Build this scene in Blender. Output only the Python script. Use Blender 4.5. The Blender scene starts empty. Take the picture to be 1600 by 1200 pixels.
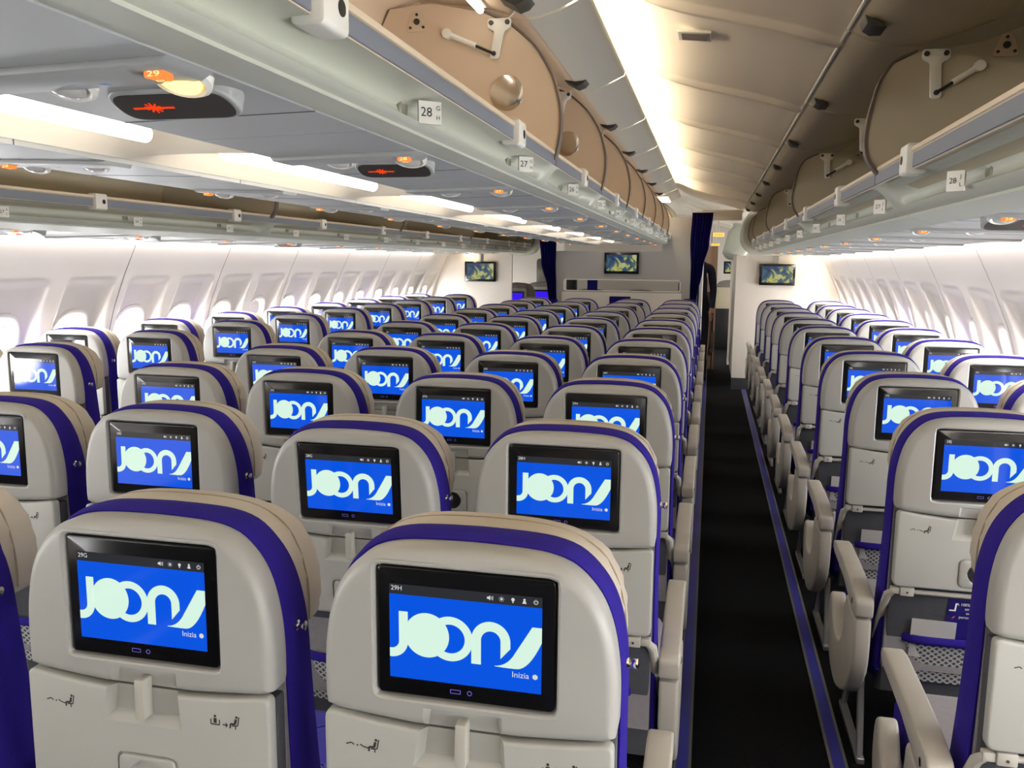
import bpy, bmesh, math, random
from math import sin, cos, pi, radians, sqrt
from mathutils import Vector, Matrix
random.seed(7)
SC = bpy.context.scene
COL = SC.collection

# ------------------------------------------------------------ camera, world, exposure
CAM = Vector((1.077, 0.0, 1.50))
def make_camera():
    f, ya, pt, ro = 1336.14, 0.2257, -0.1417, 0.00983
    fw = Vector((-sin(ya) * cos(pt), cos(ya) * cos(pt), sin(pt)))
    r = Vector((cos(ya), sin(ya), 0)); u = r.cross(fw)
    r2 = r * cos(ro) + u * sin(ro); u2 = -r * sin(ro) + u * cos(ro)
    cd = bpy.data.cameras.new('camera'); cam = bpy.data.objects.new('camera', cd); COL.objects.link(cam)
    cd.sensor_width = 36; cd.lens = f * 36 / 1600; cd.clip_start = 0.02; cd.clip_end = 100
    m = Matrix(((r2.x, u2.x, -fw.x, CAM.x), (r2.y, u2.y, -fw.y, CAM.y), (r2.z, u2.z, -fw.z, CAM.z), (0, 0, 0, 1)))
    cam.matrix_world = m
    SC.camera = cam
make_camera()
W = bpy.data.worlds.new('world'); SC.world = W; W.use_nodes = True
W.node_tree.nodes['Background'].inputs[0].default_value = (0.85, 0.92, 1.0, 1)
W.node_tree.nodes['Background'].inputs[1].default_value = 1.0
SC.view_settings.view_transform = 'Standard'; SC.view_settings.look = 'None'
SC.view_settings.gamma = 1; SC.view_settings.exposure = 0.0; SC.view_settings.use_curve_mapping = False
SC.cycles.max_bounces = 8; SC.cycles.diffuse_bounces = 5; SC.cycles.glossy_bounces = 4
SC.cycles.transmission_bounces = 6; SC.cycles.sample_clamp_indirect = 6
SC.cycles.use_denoising = True

Y0, YE = -3.2, 17.0          # extent of the cabin along the aisle
PITCH = 0.79                 # seat row pitch
MOD = 1.085                  # overhead bin module
MODS = 1.100                 # side bin module (a divider every second one)

def area_light(name, loc, target, sx, sy, energy, col, spread=180):
    d = bpy.data.lights.new(name, 'AREA'); d.shape = 'RECTANGLE'; d.size = sx; d.size_y = sy
    d.energy = energy; d.color = col; d.spread = radians(spread)
    o = bpy.data.objects.new(name, d); COL.objects.link(o); o.location = loc
    z = -(Vector(target) - Vector(loc)).normalized()
    y = Vector((0, 1, 0)); x = y.cross(z).normalized(); y = z.cross(x)
    o.rotation_euler = Matrix((x, y, z)).transposed().to_euler()
    return o
# fluorescent strips hidden in the ceiling coves (long axis along the aisle)
WARM = (1.0, 0.86, 0.65); SOFT = (1.0, 0.92, 0.82)
COVE, WALLW = 64, 165
for s in (1, -1):
    area_light('cove_strip', (s * 0.625, 3.3, 2.280), (s * 1.35, 3.3, 2.285), 0.034, 13.0, COVE, WARM, 170)
    area_light('wall_wash_strip', (s * 2.270, 3.6, 1.680), (s * 2.42, 3.6, 1.25), 0.03, 13.5, WALLW, (1.0, 0.93, 0.88))

# ------------------------------------------------------------ materials
MATS = {}
def lin(c): return tuple(((v / 255) / 12.92 if v / 255 <= 0.04045 else ((v / 255 + 0.055) / 1.055) ** 2.4) for v in c)
def mat(name, rgb, rough=0.5, metal=0.0, bump=None, noise=None, emis=None, es=0.0, spec=0.5, coat=0.0, sheen=0.0):
    m = bpy.data.materials.new(name); m.use_nodes = True; nt = m.node_tree
    b = nt.nodes['Principled BSDF']; c = lin(rgb)
    b.inputs['Base Color'].default_value = (*c, 1); b.inputs['Roughness'].default_value = rough
    b.inputs['Metallic'].default_value = metal; b.inputs['Specular IOR Level'].default_value = spec
    b.inputs['Coat Weight'].default_value = coat; b.inputs['Sheen Weight'].default_value = sheen
    if emis:
        b.inputs['Emission Color'].default_value = (*lin(emis), 1); b.inputs['Emission Strength'].default_value = es
    tc = nt.nodes.new('ShaderNodeTexCoord')
    if noise:                                   # gentle variation of the surface's own colour
        sc, amt = noise
        n = nt.nodes.new('ShaderNodeTexNoise'); n.inputs['Scale'].default_value = sc; n.inputs['Detail'].default_value = 3
        nt.links.new(tc.outputs['Object'], n.inputs['Vector'])
        mr = nt.nodes.new('ShaderNodeMapRange'); mr.inputs[3].default_value = 1 - amt; mr.inputs[4].default_value = 1 + amt
        nt.links.new(n.outputs['Fac'], mr.inputs[0])
        mx = nt.nodes.new('ShaderNodeVectorMath'); mx.operation = 'SCALE'; mx.inputs[0].default_value = c
        nt.links.new(mr.outputs[0], mx.inputs['Scale']); nt.links.new(mx.outputs[0], b.inputs['Base Color'])
    if bump:
        sc, st = bump
        n = nt.nodes.new('ShaderNodeTexNoise'); n.inputs['Scale'].default_value = sc; n.inputs['Detail'].default_value = 2
        nt.links.new(tc.outputs['Object'], n.inputs['Vector'])
        bp = nt.nodes.new('ShaderNodeBump'); bp.inputs['Strength'].default_value = st; bp.inputs['Distance'].default_value = 0.002
        nt.links.new(n.outputs['Fac'], bp.inputs['Height']); nt.links.new(bp.outputs[0], b.inputs['Normal'])
    MATS[name] = m
    return m
shell_m = mat('seat_shell_plastic', (163, 162, 157), 0.42, noise=(6, 0.02), bump=(300, 0.05))
tray_m = mat('tray_plastic', (168, 168, 162), 0.45, noise=(5, 0.02))
arm_m = mat('armrest_plastic', (168, 163, 153), 0.4, noise=(5, 0.03))
latch_m = mat('latch_plastic', (176, 173, 163), 0.4)
blue_m = mat('blue_fabric', (38, 26, 124), 0.9, bump=(700, 0.5), spec=0.15, sheen=0.0, noise=(30, 0.06))
cream_m = mat('cream_leatherette', (184, 174, 158), 0.55, bump=(120, 0.15), noise=(10, 0.04))
seam_m = mat('seam_thread', (150, 135, 115), 0.8)
bezel_m = mat('bezel_black', (12, 12, 14), 0.18, spec=0.5)
greyfab_m = mat('grey_fabric', (128, 124, 128), 0.95, bump=(500, 0.6), noise=(60, 0.12))
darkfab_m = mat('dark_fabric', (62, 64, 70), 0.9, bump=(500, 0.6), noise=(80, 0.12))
kick_m = mat('kick_panel', (50, 52, 56), 0.7, noise=(12, 0.08))
metal_m = mat('brushed_metal', (170, 170, 168), 0.35, metal=0.8)
chrome_m = mat('chrome', (225, 222, 215), 0.08, metal=1.0)
ink_m = mat('ink', (40, 38, 36), 0.7)
icon_m = mat('port_icons', (90, 80, 170), 0.5, emis=(110, 95, 210), es=0.35)
carpet_m = mat('carpet', (9, 10, 12), 0.97, spec=0.1, bump=(160, 1.0), noise=(40, 0.35))
strip_m = mat('floor_strip_blue', (38, 42, 130), 0.4, noise=(3, 0.3))
stripedge_m = mat('floor_strip_edge', (84, 84, 80), 0.5)
wall_m = mat('sidewall_plastic', (236, 230, 224), 0.5, noise=(2, 0.01))
ceil_m = mat('ceiling_plastic', (240, 229, 210), 0.6, noise=(2, 0.01))
fascia_m = mat('bin_fascia', (184, 186, 172), 0.4, noise=(3, 0.02))
psu_m = mat('service_panel', (158, 160, 158), 0.42, noise=(3, 0.015))
beige_m = mat('bin_interior', (202, 182, 157), 0.6, noise=(3, 0.03))
beige_shade_m = mat('bin_interior_shaded', (180, 170, 147), 0.6, noise=(3, 0.03))  # same lining as bin_interior, side bins' shade put into its colour
dial_m = mat('dial_grey', (128, 126, 108), 0.4)
rail_m = mat('bin_rail', (106, 113, 125), 0.45, noise=(8, 0.04))
lip_m = mat('bin_lip', (208, 190, 165), 0.4)
trim_m = mat('divider_trim', (92, 80, 72), 0.5)
white_m = mat('white_plastic', (222, 220, 210), 0.4)
doorlip_m = mat('door_lip', (206, 208, 200), 0.4)
dark_m = mat('dark_metal', (60, 60, 56), 0.5, metal=0.4)
black_m = mat('black', (10, 10, 10), 0.5)
groove_m = mat('panel_gap', (70, 72, 74), 0.8)
curtain_m = mat('curtain_cloth', (24, 20, 92), 0.9, bump=(400, 0.3), spec=0.1)
bulk_m = mat('bulkhead_panel', (158, 155, 152), 0.55, noise=(2, 0.02))
bulkside_m = mat('side_bulkhead_panel', (215, 207, 196), 0.55, noise=(2, 0.02))
bulkwhite_m = mat('bulkhead_lower', (222, 216, 206), 0.5)
olive_m = mat('olive_wood', (120, 100, 58), 0.5, noise=(15, 0.15))
navy_m = mat('navy_cloth', (20, 22, 42), 0.9)
skin_m = mat('skin', (176, 132, 108), 0.55)
hair_m = mat('hair', (32, 24, 20), 0.6)
paper_m = mat('white_paper', (225, 222, 216), 0.7, noise=(20, 0.03))
leaf_m = mat('blue_leaflet', (44, 36, 140), 0.4)
prem_m = mat('premium_shell', (112, 106, 100), 0.6)
glass_dark = mat('smoked_panel', (80, 76, 66), 0.15)
disc_m = mat('mirror_disc', (222, 218, 208), 0.16, metal=1.0)
frost_m = mat('lens_plastic', (190, 190, 185), 0.2)

def emit(name, rgb, st):
    m = bpy.data.materials.new(name); m.use_nodes = True; nt = m.node_tree
    for n in list(nt.nodes): nt.nodes.remove(n)
    e = nt.nodes.new('ShaderNodeEmission'); e.inputs[0].default_value = (*lin(rgb), 1); e.inputs[1].default_value = st
    o = nt.nodes.new('ShaderNodeOutputMaterial'); nt.links.new(e.outputs[0], o.inputs[0])
    return m
tube_m = emit('light_tube', (255, 244, 226), 9.0)
amber_m = emit('amber_sign', (250, 140, 70), 1.2)
amberw_m = emit('amber_digits', (255, 226, 150), 1.6)
red_m = emit('red_symbol', (235, 60, 20), 1.3)
warm_lamp_m = emit('reading_lamp', (255, 214, 120), 3.0)
spot_m = emit('lit_lens', (255, 236, 205), 8.0)
exit_m = emit('exit_sign_light', (255, 190, 90), 1.6)
violet_m = emit('violet_screen', (60, 30, 235), 1.0)
def screen_mat(name, rgb, st):
    m = mat(name, (4, 4, 6), 0.07, emis=rgb, es=st, spec=0.55); return m
scr_blue = screen_mat('screen_blue', (4, 84, 226), 1.0)
scr_white = screen_mat('screen_logo', (216, 244, 226), 1.0)
scr_head = screen_mat('screen_header', (44, 46, 50), 1.0)
scr_icon = screen_mat('screen_icons', (215, 215, 215), 1.0)

def pane_mat():                      # window pane: bright overcast daylight behind slightly reflective acrylic
    m = bpy.data.materials.new('window_pane'); m.use_nodes = True; nt = m.node_tree
    b = nt.nodes['Principled BSDF']; b.inputs['Base Color'].default_value = (0.6, 0.65, 0.7, 1)
    b.inputs['Roughness'].default_value = 0.1
    b.inputs['Emission Color'].default_value = (0.96, 0.98, 1.0, 1); b.inputs['Emission Strength'].default_value = 38.0
    return m
pane_m = pane_mat()

def carpet_nodes():
    pass
def map_mat():                       # the moving map shown on the bulkhead displays
    m = bpy.data.materials.new('map_screen'); m.use_nodes = True; nt = m.node_tree
    b = nt.nodes['Principled BSDF']; b.inputs['Base Color'].default_value = (0.01, 0.01, 0.01, 1); b.inputs['Roughness'].default_value = 0.15
    tc = nt.nodes.new('ShaderNodeTexCoord'); n = nt.nodes.new('ShaderNodeTexNoise')
    n.inputs['Scale'].default_value = 7; n.inputs['Detail'].default_value = 5; n.inputs['Roughness'].default_value = 0.6
    n.inputs['Distortion'].default_value = 0.6
    nt.links.new(tc.outputs['Object'], n.inputs['Vector'])
    r = nt.nodes.new('ShaderNodeValToRGB'); nt.links.new(n.outputs['Fac'], r.inputs[0])
    cr = r.color_ramp; cr.elements[0].position = 0.36; cr.elements[0].color = (*lin((16, 30, 62)), 1)
    cr.elements[1].position = 0.70; cr.elements[1].color = (*lin((232, 236, 222)), 1)
    for p, c in ((0.46, (38, 70, 110)), (0.52, (70, 96, 84)), (0.57, (190, 186, 100)), (0.63, (150, 165, 150))):
        e = cr.elements.new(p); e.color = (*lin(c), 1)
    nt.links.new(r.outputs[0], b.inputs['Emission Color']); b.inputs['Emission Strength'].default_value = 0.9
    return m
map_m = map_mat()
def mesh_net_mat():                  # diamond pattern of the literature pocket
    m = bpy.data.materials.new('pocket_net'); m.use_nodes = True; nt = m.node_tree
    b = nt.nodes['Principled BSDF']; b.inputs['Roughness'].default_value = 0.7
    tc = nt.nodes.new('ShaderNodeTexCoord')
    outs = []
    for sg in (1, -1):
        mp = nt.nodes.new('ShaderNodeMapping'); mp.inputs['Rotation'].default_value = (0, sg * radians(50), 0)
        nt.links.new(tc.outputs['Object'], mp.inputs[0])
        w = nt.nodes.new('ShaderNodeTexWave'); w.inputs['Scale'].default_value = 26; w.wave_type = 'BANDS'; w.bands_direction = 'X'
        nt.links.new(mp.outputs[0], w.inputs['Vector']); outs.append(w)
    mx = nt.nodes.new('ShaderNodeMath'); mx.operation = 'MAXIMUM'
    nt.links.new(outs[0].outputs['Fac'], mx.inputs[0]); nt.links.new(outs[1].outputs['Fac'], mx.inputs[1])
    r = nt.nodes.new('ShaderNodeValToRGB'); nt.links.new(mx.outputs[0], r.inputs[0])
    r.color_ramp.elements[0].position = 0.55; r.color_ramp.elements[0].color = (*lin((60, 62, 68)), 1)
    r.color_ramp.elements[1].position = 0.9; r.color_ramp.elements[1].color = (*lin((176, 176, 176)), 1)
    nt.links.new(r.outputs[0], b.inputs['Base Color'])
    return m
net_m = mesh_net_mat()

# ------------------------------------------------------------ mesh helpers
def smooth(me, ang=35):
    me.polygons.foreach_set('use_smooth', [True] * len(me.polygons))
    me.set_sharp_from_angle(angle=radians(ang))
def mesh_from(name, bm, mats, ang=35):
    bmesh.ops.recalc_face_normals(bm, faces=bm.faces[:])
    me = bpy.data.meshes.new(name); bm.to_mesh(me); bm.free()
    for m in (mats if isinstance(mats, (list, tuple)) else [mats]): me.materials.append(m)
    smooth(me, ang); return me
def obj(name, bm_or_me, mats=None, parent=None, loc=(0, 0, 0), ang=35):
    me = bm_or_me if isinstance(bm_or_me, bpy.types.Mesh) else mesh_from(name, bm_or_me, mats, ang)
    o = bpy.data.objects.new(name, me); COL.objects.link(o); o.location = loc
    if parent: o.parent = parent
    return o
def struct(name, bm, mats, parent=None, ang=35):
    o = obj(name, bm, mats, parent, ang=ang)
    if parent is None: o['kind'] = 'structure'
    return o
def thing(name, label, cat, loc=(0, 0, 0), group=None):
    o = bpy.data.objects.new(name, None); COL.objects.link(o); o.location = loc; o.empty_display_size = 0.05
    o['label'] = label; o['category'] = cat
    if group: o['group'] = group
    return o
def tag(o, label, cat, group=None):
    o['label'] = label; o['category'] = cat
    if group: o['group'] = group
    return o

def box(bm, x0, x1, y0, y1, z0, z1, r=0.0, seg=2, mi=0):
    vs = [bm.verts.new((x, y, z)) for x in (x0, x1) for y in (y0, y1) for z in (z0, z1)]
    F = [(0, 1, 3, 2), (4, 6, 7, 5), (0, 4, 5, 1), (2, 3, 7, 6), (0, 2, 6, 4), (1, 5, 7, 3)]
    fs = [bm.faces.new([vs[i] for i in f]) for f in F]
    for f in fs: f.material_index = mi
    if r > 0:
        es = list({e for f in fs for e in f.edges})
        res = bmesh.ops.bevel(bm, geom=es, offset=r, segments=seg, affect='EDGES', profile=0.5)
        for f in res['faces']: f.material_index = mi
    return bm
def inset_poly(p, d):
    n = len(p); A = sum(p[i][0] * p[(i + 1) % n][1] - p[(i + 1) % n][0] * p[i][1] for i in range(n)); s = 1 if A > 0 else -1
    out = []
    for i in range(n):
        a, b, c = p[i - 1], p[i], p[(i + 1) % n]
        e1 = Vector((b[0] - a[0], b[1] - a[1])); e2 = Vector((c[0] - b[0], c[1] - b[1]))
        if e1.length < 1e-9 or e2.length < 1e-9: out.append(b); continue
        e1.normalize(); e2.normalize()
        n1 = Vector((-e1.y, e1.x)) * s; n2 = Vector((-e2.y, e2.x)) * s
        m = n1 + n2
        if m.length < 1e-6: m = n1
        m.normalize(); k = d / max(0.35, m.dot(n1))
        out.append((b[0] + m.x * k, b[1] + m.y * k))
    return out
def round_poly(pts, r, n=5):
    """pts: [(u,v)] or [(u,v,r)]; arcs at the corners"""
    out = []; N = len(pts)
    for i in range(N):
        p = Vector(pts[i][:2]); rr = pts[i][2] if len(pts[i]) > 2 else r
        a = Vector(pts[i - 1][:2]) - p; b = Vector(pts[(i + 1) % N][:2]) - p
        L = min(rr, a.length * 0.49, b.length * 0.49)
        if L < 1e-5: out.append(tuple(p)); continue
        A = p + a.normalized() * L; B = p + b.normalized() * L
        for k in range(n + 1):
            t = k / n; q = A * (1 - t) ** 2 + p * 2 * t * (1 - t) + B * t * t
            out.append((q.x, q.y))
    return out
MAPS = {'y': lambda u, v, w: (u, w, v), 'x': lambda u, v, w: (w, u, v), 'z': lambda u, v, w: (u, v, w)}
def prism(bm, poly, axis, w0, w1, r=0.0, seg=3, mi=0, mi_cap=None):
    """extrude polygon (u,v) along an axis; r rounds both rims.  y: (x,z)  x: (y,z)  z: (x,y)"""
    f = MAPS[axis]; rings = []
    steps = []
    if r > 0:
        for k in range(seg + 1):
            a = pi / 2 * k / seg; steps.append((w0 + r * (1 - sin(a)) if w1 > w0 else w0 - r * (1 - sin(a)), r * (1 - cos(a))))
        steps = steps[::-1]
        steps = [(w0 + (r if w1 > w0 else -r) * (1 - sin(a)), r * (1 - sin(pi / 2 - a))) for a in [pi / 2 * (1 - k / seg) for k in range(seg + 1)]]
        # steps: from the cap (inset r) to the side (inset 0)
        steps = []
        sg = 1 if w1 > w0 else -1
        for k in range(seg + 1):
            a = pi / 2 * k / seg
            steps.append((w0 + sg * r * (1 - cos(a)), r * (1 - sin(a))))
        back = [(w1 - sg * r * (1 - cos(a)), r * (1 - sin(a))) for a in [pi / 2 * k / seg for k in range(seg, -1, -1)]]
        steps += back
    else: steps = [(w0, 0), (w1, 0)]
    for w, d in steps:
        p = inset_poly(poly, d) if d > 1e-7 else poly
        rings.append([bm.verts.new(f(u, v, w)) for u, v in p])
    n = len(poly)
    for a, b in zip(rings, rings[1:]):
        for i in range(n):
            fc = bm.faces.new((a[i], a[(i + 1) % n], b[(i + 1) % n], b[i])); fc.material_index = mi
    for rg in (rings[0], rings[-1]):
        fc = bm.faces.new(rg); fc.material_index = mi if mi_cap is None else mi_cap
    return bm
def tube(bm, pts, r, n=8, closed=False, mi=0):
    pts = [Vector(p) for p in pts]; rings = []; N = len(pts); up = None
    for i, p in enumerate(pts):
        a = pts[i - 1] if (i > 0 or closed) else p; b = pts[(i + 1) % N] if (i < N - 1 or closed) else p
        t = (b - a).normalized()
        if up is None: up = Vector((0, 0, 1)) if abs(t.z) < 0.9 else Vector((1, 0, 0))
        x = t.cross(up).normalized(); y = x.cross(t); up = y
        rr = r[i] if isinstance(r, (list, tuple)) else r
        rings.append([bm.verts.new(p + (x * cos(2 * pi * k / n) + y * sin(2 * pi * k / n)) * rr) for k in range(n)])
    pr = list(zip(rings, rings[1:])) + ([(rings[-1], rings[0])] if closed else [])
    for a, b in pr:
        for k in range(n): bm.faces.new((a[k], a[(k + 1) % n], b[(k + 1) % n], b[k])).material_index = mi
    if not closed:
        bm.faces.new(rings[0]).material_index = mi; bm.faces.new(rings[-1]).material_index = mi
    return bm
def disc_lathe(bm, c, axis, prof, n=24, mi=0):
    """prof [(radius, height along axis)] revolved round the axis vector"""
    a = Vector(axis).normalized(); x = a.orthogonal().normalized(); y = a.cross(x); c = Vector(c); rings = []
    for r, h in prof:
        if r < 1e-6: rings.append([bm.verts.new(c + a * h)])
        else: rings.append([bm.verts.new(c + a * h + (x * cos(2 * pi * k / n) + y * sin(2 * pi * k / n)) * r) for k in range(n)])
    for p, q in zip(rings, rings[1:]):
        for k in range(n):
            if len(p) == 1 and len(q) == 1: continue
            if len(p) == 1: f = bm.faces.new((p[0], q[k], q[(k + 1) % n]))
            elif len(q) == 1: f = bm.faces.new((p[k], p[(k + 1) % n], q[0]))
            else: f = bm.faces.new((p[k], p[(k + 1) % n], q[(k + 1) % n], q[k]))
            f.material_index = mi
    return bm
def sheet(bm, rows, mi=0):
    V = [[bm.verts.new(p) for p in r] for r in rows]
    for a, b in zip(V, V[1:]):
        for i in range(len(a) - 1): bm.faces.new((a[i], a[i + 1], b[i + 1], b[i])).material_index = mi
    return bm
def NB(): return bmesh.new()
def flat(bm, poly, f, mi=0):
    fc = bm.faces.new([bm.verts.new(f(*p)) for p in poly]); fc.material_index = mi; return fc
TXT = {}
def text_mesh(s, size, m, rot=None, extrude=0.0):
    key = (s, size, m.name, str(rot))
    if key in TXT: return TXT[key]
    cu = bpy.data.curves.new('lettering', 'FONT'); cu.body = s; cu.size = size; cu.align_x = 'CENTER'; cu.align_y = 'CENTER'; cu.extrude = extrude
    cu.resolution_u = 3
    o = bpy.data.objects.new('lettering', cu); COL.objects.link(o)
    dg = bpy.context.evaluated_depsgraph_get(); dg.update()
    me = bpy.data.meshes.new_from_object(o.evaluated_get(dg)); bpy.data.objects.remove(o); bpy.data.curves.remove(cu)
    me.materials.clear(); me.materials.append(m)
    if rot is not None: me.transform(rot)
    TXT[key] = me
    return me
FACE_BACK = Matrix.Rotation(pi / 2, 4, 'X')      # lettering upright, facing -y
def boolean_cut(me, cutters):
    """subtract cutter bmeshes from mesh data (evaluated once on a prototype)"""
    o = bpy.data.objects.new('work', me); COL.objects.link(o); ks = []
    for b in cutters:
        k = bpy.data.objects.new('cut', mesh_from('cut', b, [])); COL.objects.link(k); ks.append(k)
        md = o.modifiers.new('b', 'BOOLEAN'); md.operation = 'DIFFERENCE'; md.object = k; md.solver = 'EXACT'
    dg = bpy.context.evaluated_depsgraph_get(); dg.update()
    out = bpy.data.meshes.new_from_object(o.evaluated_get(dg))
    bpy.data.objects.remove(o)
    for k in ks: bpy.data.objects.remove(k)
    smooth(out, 35); return out

# ------------------------------------------------------------ the shell of the cabin
ROW0 = 1.065
XC = {'D': -0.773, 'E': -0.27, 'G': 0.275, 'H': 0.773, 'J': 1.779, 'L': 2.278, 'C': -1.757, 'A': -2.257}
bm = NB(); box(bm, -2.75, 2.75, Y0, YE, -0.05, 0.0); struct('floor', bm, carpet_m)
for i, (xa, xb) in enumerate(((1.035, 1.07), (1.497, 1.532), (-1.07, -1.035), (-1.532, -1.497))):
    bm = NB(); box(bm, xa, xb, Y0, 13.0, 0.0, 0.003, mi=0); box(bm, xa - 0.009, xa, Y0, 13, 0, 0.004, mi=1); box(bm, xb, xb + 0.009, Y0, 13, 0, 0.004, mi=1)
    struct('trim_%d' % (i + 1), bm, [strip_m, stripedge_m])

# side walls: curved lining with a scooped shade pocket round every window
WP = [(0.0, 2.52), (0.25, 2.585), (0.55, 2.615), (0.8, 2.60), (1.0, 2.56), (1.2, 2.50), (1.4, 2.415), (1.6, 2.315), (1.72, 2.265)]
def wall_x(z):
    for (a, xa), (b, xb) in zip(WP, WP[1:]):
        if z <= b: t = (z - a) / (b - a); return xa + (xb - xa) * t
    return WP[-1][1]
_wx = [wall_x(0.02 * i) for i in range(87)]
for _ in range(6): _wx = [_wx[0]] + [(_wx[i - 1] + _wx[i] * 2 + _wx[i + 1]) / 4 for i in range(1, 86)] + [_wx[-1]]
def wx(z):
    t = min(max(z / 0.02, 0), 85.999); i = int(t); return _wx[i] * (1 - (t - i)) + _wx[i + 1] * (t - i)
WPITCH = 0.531; WY0 = 3.80; WZ = 0.985; WRY, WRZ = 0.148, 0.195
def sst(a, b, v):
    t = min(max((v - a) / (b - a), 0), 1); return t * t * (3 - 2 * t)
def pocket(dy, z):
    ez = sst(0.60, 0.72, z) * (1 - sst(1.33, 1.37, z))
    half = 0.185 - 0.03 * sst(0.9, 1.37, z)
    ey = 1 - sst(half, half + 0.045, abs(dy))
    return ez * ey * (0.040 + 0.040 * (1 - sst(0.95, 1.36, z)))
def build_wall(side, s):
    bm = NB(); nseg = 24; k0 = int((Y0 - WY0) / WPITCH) ; k1 = int((16.5 - WY0) / WPITCH)
    zs = [0.02 * i for i in range(87)]
    cols = []
    for k in range(k0, k1 + 1):
        yc = WY0 + k * WPITCH
        for j in range(nseg): cols.append((yc - WPITCH / 2 + WPITCH * j / nseg, yc))
    cols.append((WY0 + k1 * WPITCH + WPITCH / 2, WY0 + k1 * WPITCH))
    V = []
    for y, yc in cols:
        V.append([bm.verts.new((s * (wx(z) + pocket(y - yc, z)), y, z)) for z in zs])
    for i in range(len(cols) - 1):
        yc = cols[i][1]; ym = (cols[i][0] + cols[i + 1][0]) / 2
        for j in range(len(zs) - 1):
            zm = (zs[j] + zs[j + 1]) / 2
            if abs((ym - yc) / (WRY + 0.004)) ** 2.6 + abs((zm - WZ) / (WRZ + 0.004)) ** 2.6 < 1: continue
            bm.faces.new((V[i][j], V[i + 1][j], V[i + 1][j + 1], V[i][j + 1]))
    struct('wall_' + side, bm, wall_m, ang=60)
    # seams between wall panels, every second window
    bm = NB()
    for k in range(k0, k1 + 1, 2):
        y = WY0 + (k + 0.5) * WPITCH
        sheet(bm, [[(s * (wx(z) - 0.0015), y + d, z) for d in (-0.0025, 0.0025)] for z in zs[15:80]])
    struct('trim_seams_' + side, bm, groove_m)
    return k0, k1
nw = 0
_winme = {}
def window_meshes(s):
    n = 40
    def pt(k, sc, off):
        a = 2 * pi * k / n; c, d = cos(a), sin(a)
        y = WRY * sc * math.copysign(abs(c) ** (2 / 2.6), c); z = WZ + WRZ * sc * math.copysign(abs(d) ** (2 / 2.6), d)
        return (s * (wx(z) + pocket(y, z) + off), y, z)
    bm = NB()
    rings = []
    for sc, off in ((1.14, 0.004), (1.13, -0.007), (1.07, -0.010), (0.97, -0.002), (0.93, 0.03), (0.90, 0.06)):
        rings.append([bm.verts.new(pt(k, sc, off)) for k in range(n)])
    for a, b in zip(rings, rings[1:]):
        for k in range(n): bm.faces.new((a[k], a[(k + 1) % n], b[(k + 1) % n], b[k]))
    fr = mesh_from('window_frame', bm, wall_m, 50)
    bm = NB(); bm.faces.new([bm.verts.new(pt(k, 0.92, 0.05)) for k in range(n)])
    pa = mesh_from('pane', bm, pane_m)
    bm = NB(); X = wx(1.12) + pocket(0, 1.12)
    tube(bm, [(s * (X + 0.01), -0.045, 1.128), (s * (X + 0.004), 0, 1.126), (s * (X + 0.01), 0.045, 1.128)], 0.004)
    hd = mesh_from('shade_handle', bm, wall_m)
    # partly lowered shade
    bm = NB(); rows = []
    for j in range(9):
        z = 1.05 + (1.165 - 1.05) * j / 8; hw = WRY * 0.95 * (max(0, 1 - abs((z - WZ) / (WRZ * 0.98)) ** 2.6)) ** (1 / 2.6)
        rows.append([(s * (wx(z) + pocket(0, z) + 0.035), y, z) for y in (-hw, -hw / 2, 0, hw / 2, hw)])
    sheet(bm, rows); sh = mesh_from('shade', bm, wall_m)
    return fr, pa, hd, sh
for side, s in (('left', -1), ('right', 1)):
    k0, k1 = build_wall(side, s); fr, pa, hd, sh = window_meshes(s)
    for k in range(k0 + 1, k1):
        nw += 1; y = WY0 + k * WPITCH
        w = obj('window_%d' % nw, fr, loc=(0, y, 0)); w['kind'] = 'structure'
        obj('pane', pa, parent=w); obj('shade_handle', hd, parent=w)
        if (s < 0 and k in (5,)) or (s > 0 and k in (9,)): obj('shade', sh, parent=w)

# aisle ceilings with raised ribs
CP = [(0.56, 2.385), (0.655, 2.385), (0.72, 2.365), (0.80, 2.325), (0.9, 2.286), (1.0, 2.257), (1.1, 2.234), (1.2, 2.21), (1.3, 2.182), (1.40, 2.148), (1.47, 2.14), (1.52, 2.155), (1.54, 2.19)]
def ceil_ys():
    out = []; y = 3.70 - 7 * MOD
    while y < YE:
        out.append(y); y += MOD * (1.02)
    return out
for side, s in (('left', -1), ('right', 1)):
    bm = NB(); rows = []
    rib = ceil_ys()
    yy = []
    for r_ in rib:
        yy += [(r_ - 0.055, 0), (r_ - 0.04, 0.004), (r_ - 0.026, 0.022), (r_ - 0.010, 0.026), (r_ - 0.002, 0.024), (r_, 0.0), (r_ + 0.004, -0.004), (r_ + 0.3, -0.014), (r_ + 0.7, -0.012)]
    yy.sort()
    for y, d in yy:
        rows.append([(s * x, y, z - d * (1 if 0.66 < x < 1.45 else 0)) for x, z in CP])
    sheet(bm, rows)
    struct('ceiling' if s > 0 else 'ceiling_left_aisle', bm, ceil_m, ang=40)
# roof backing above everything keeps the shell closed
bm = NB(); box(bm, -2.75, 2.75, Y0, YE, 2.40, 2.44); struct('ceiling_backing', bm, ceil_m)
bm = NB(); box(bm, -2.75, 2.75, Y0 - 0.04, Y0, 0, 2.44); struct('wall_light_stop', bm, kick_m)  # added unseen end behind the camera: bounds the light, dark to limit bounce
bm = NB(); box(bm, -2.75, 2.75, 16.45, 16.5, 0, 2.44); struct('wall_front', bm, bulkside_m)
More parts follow.
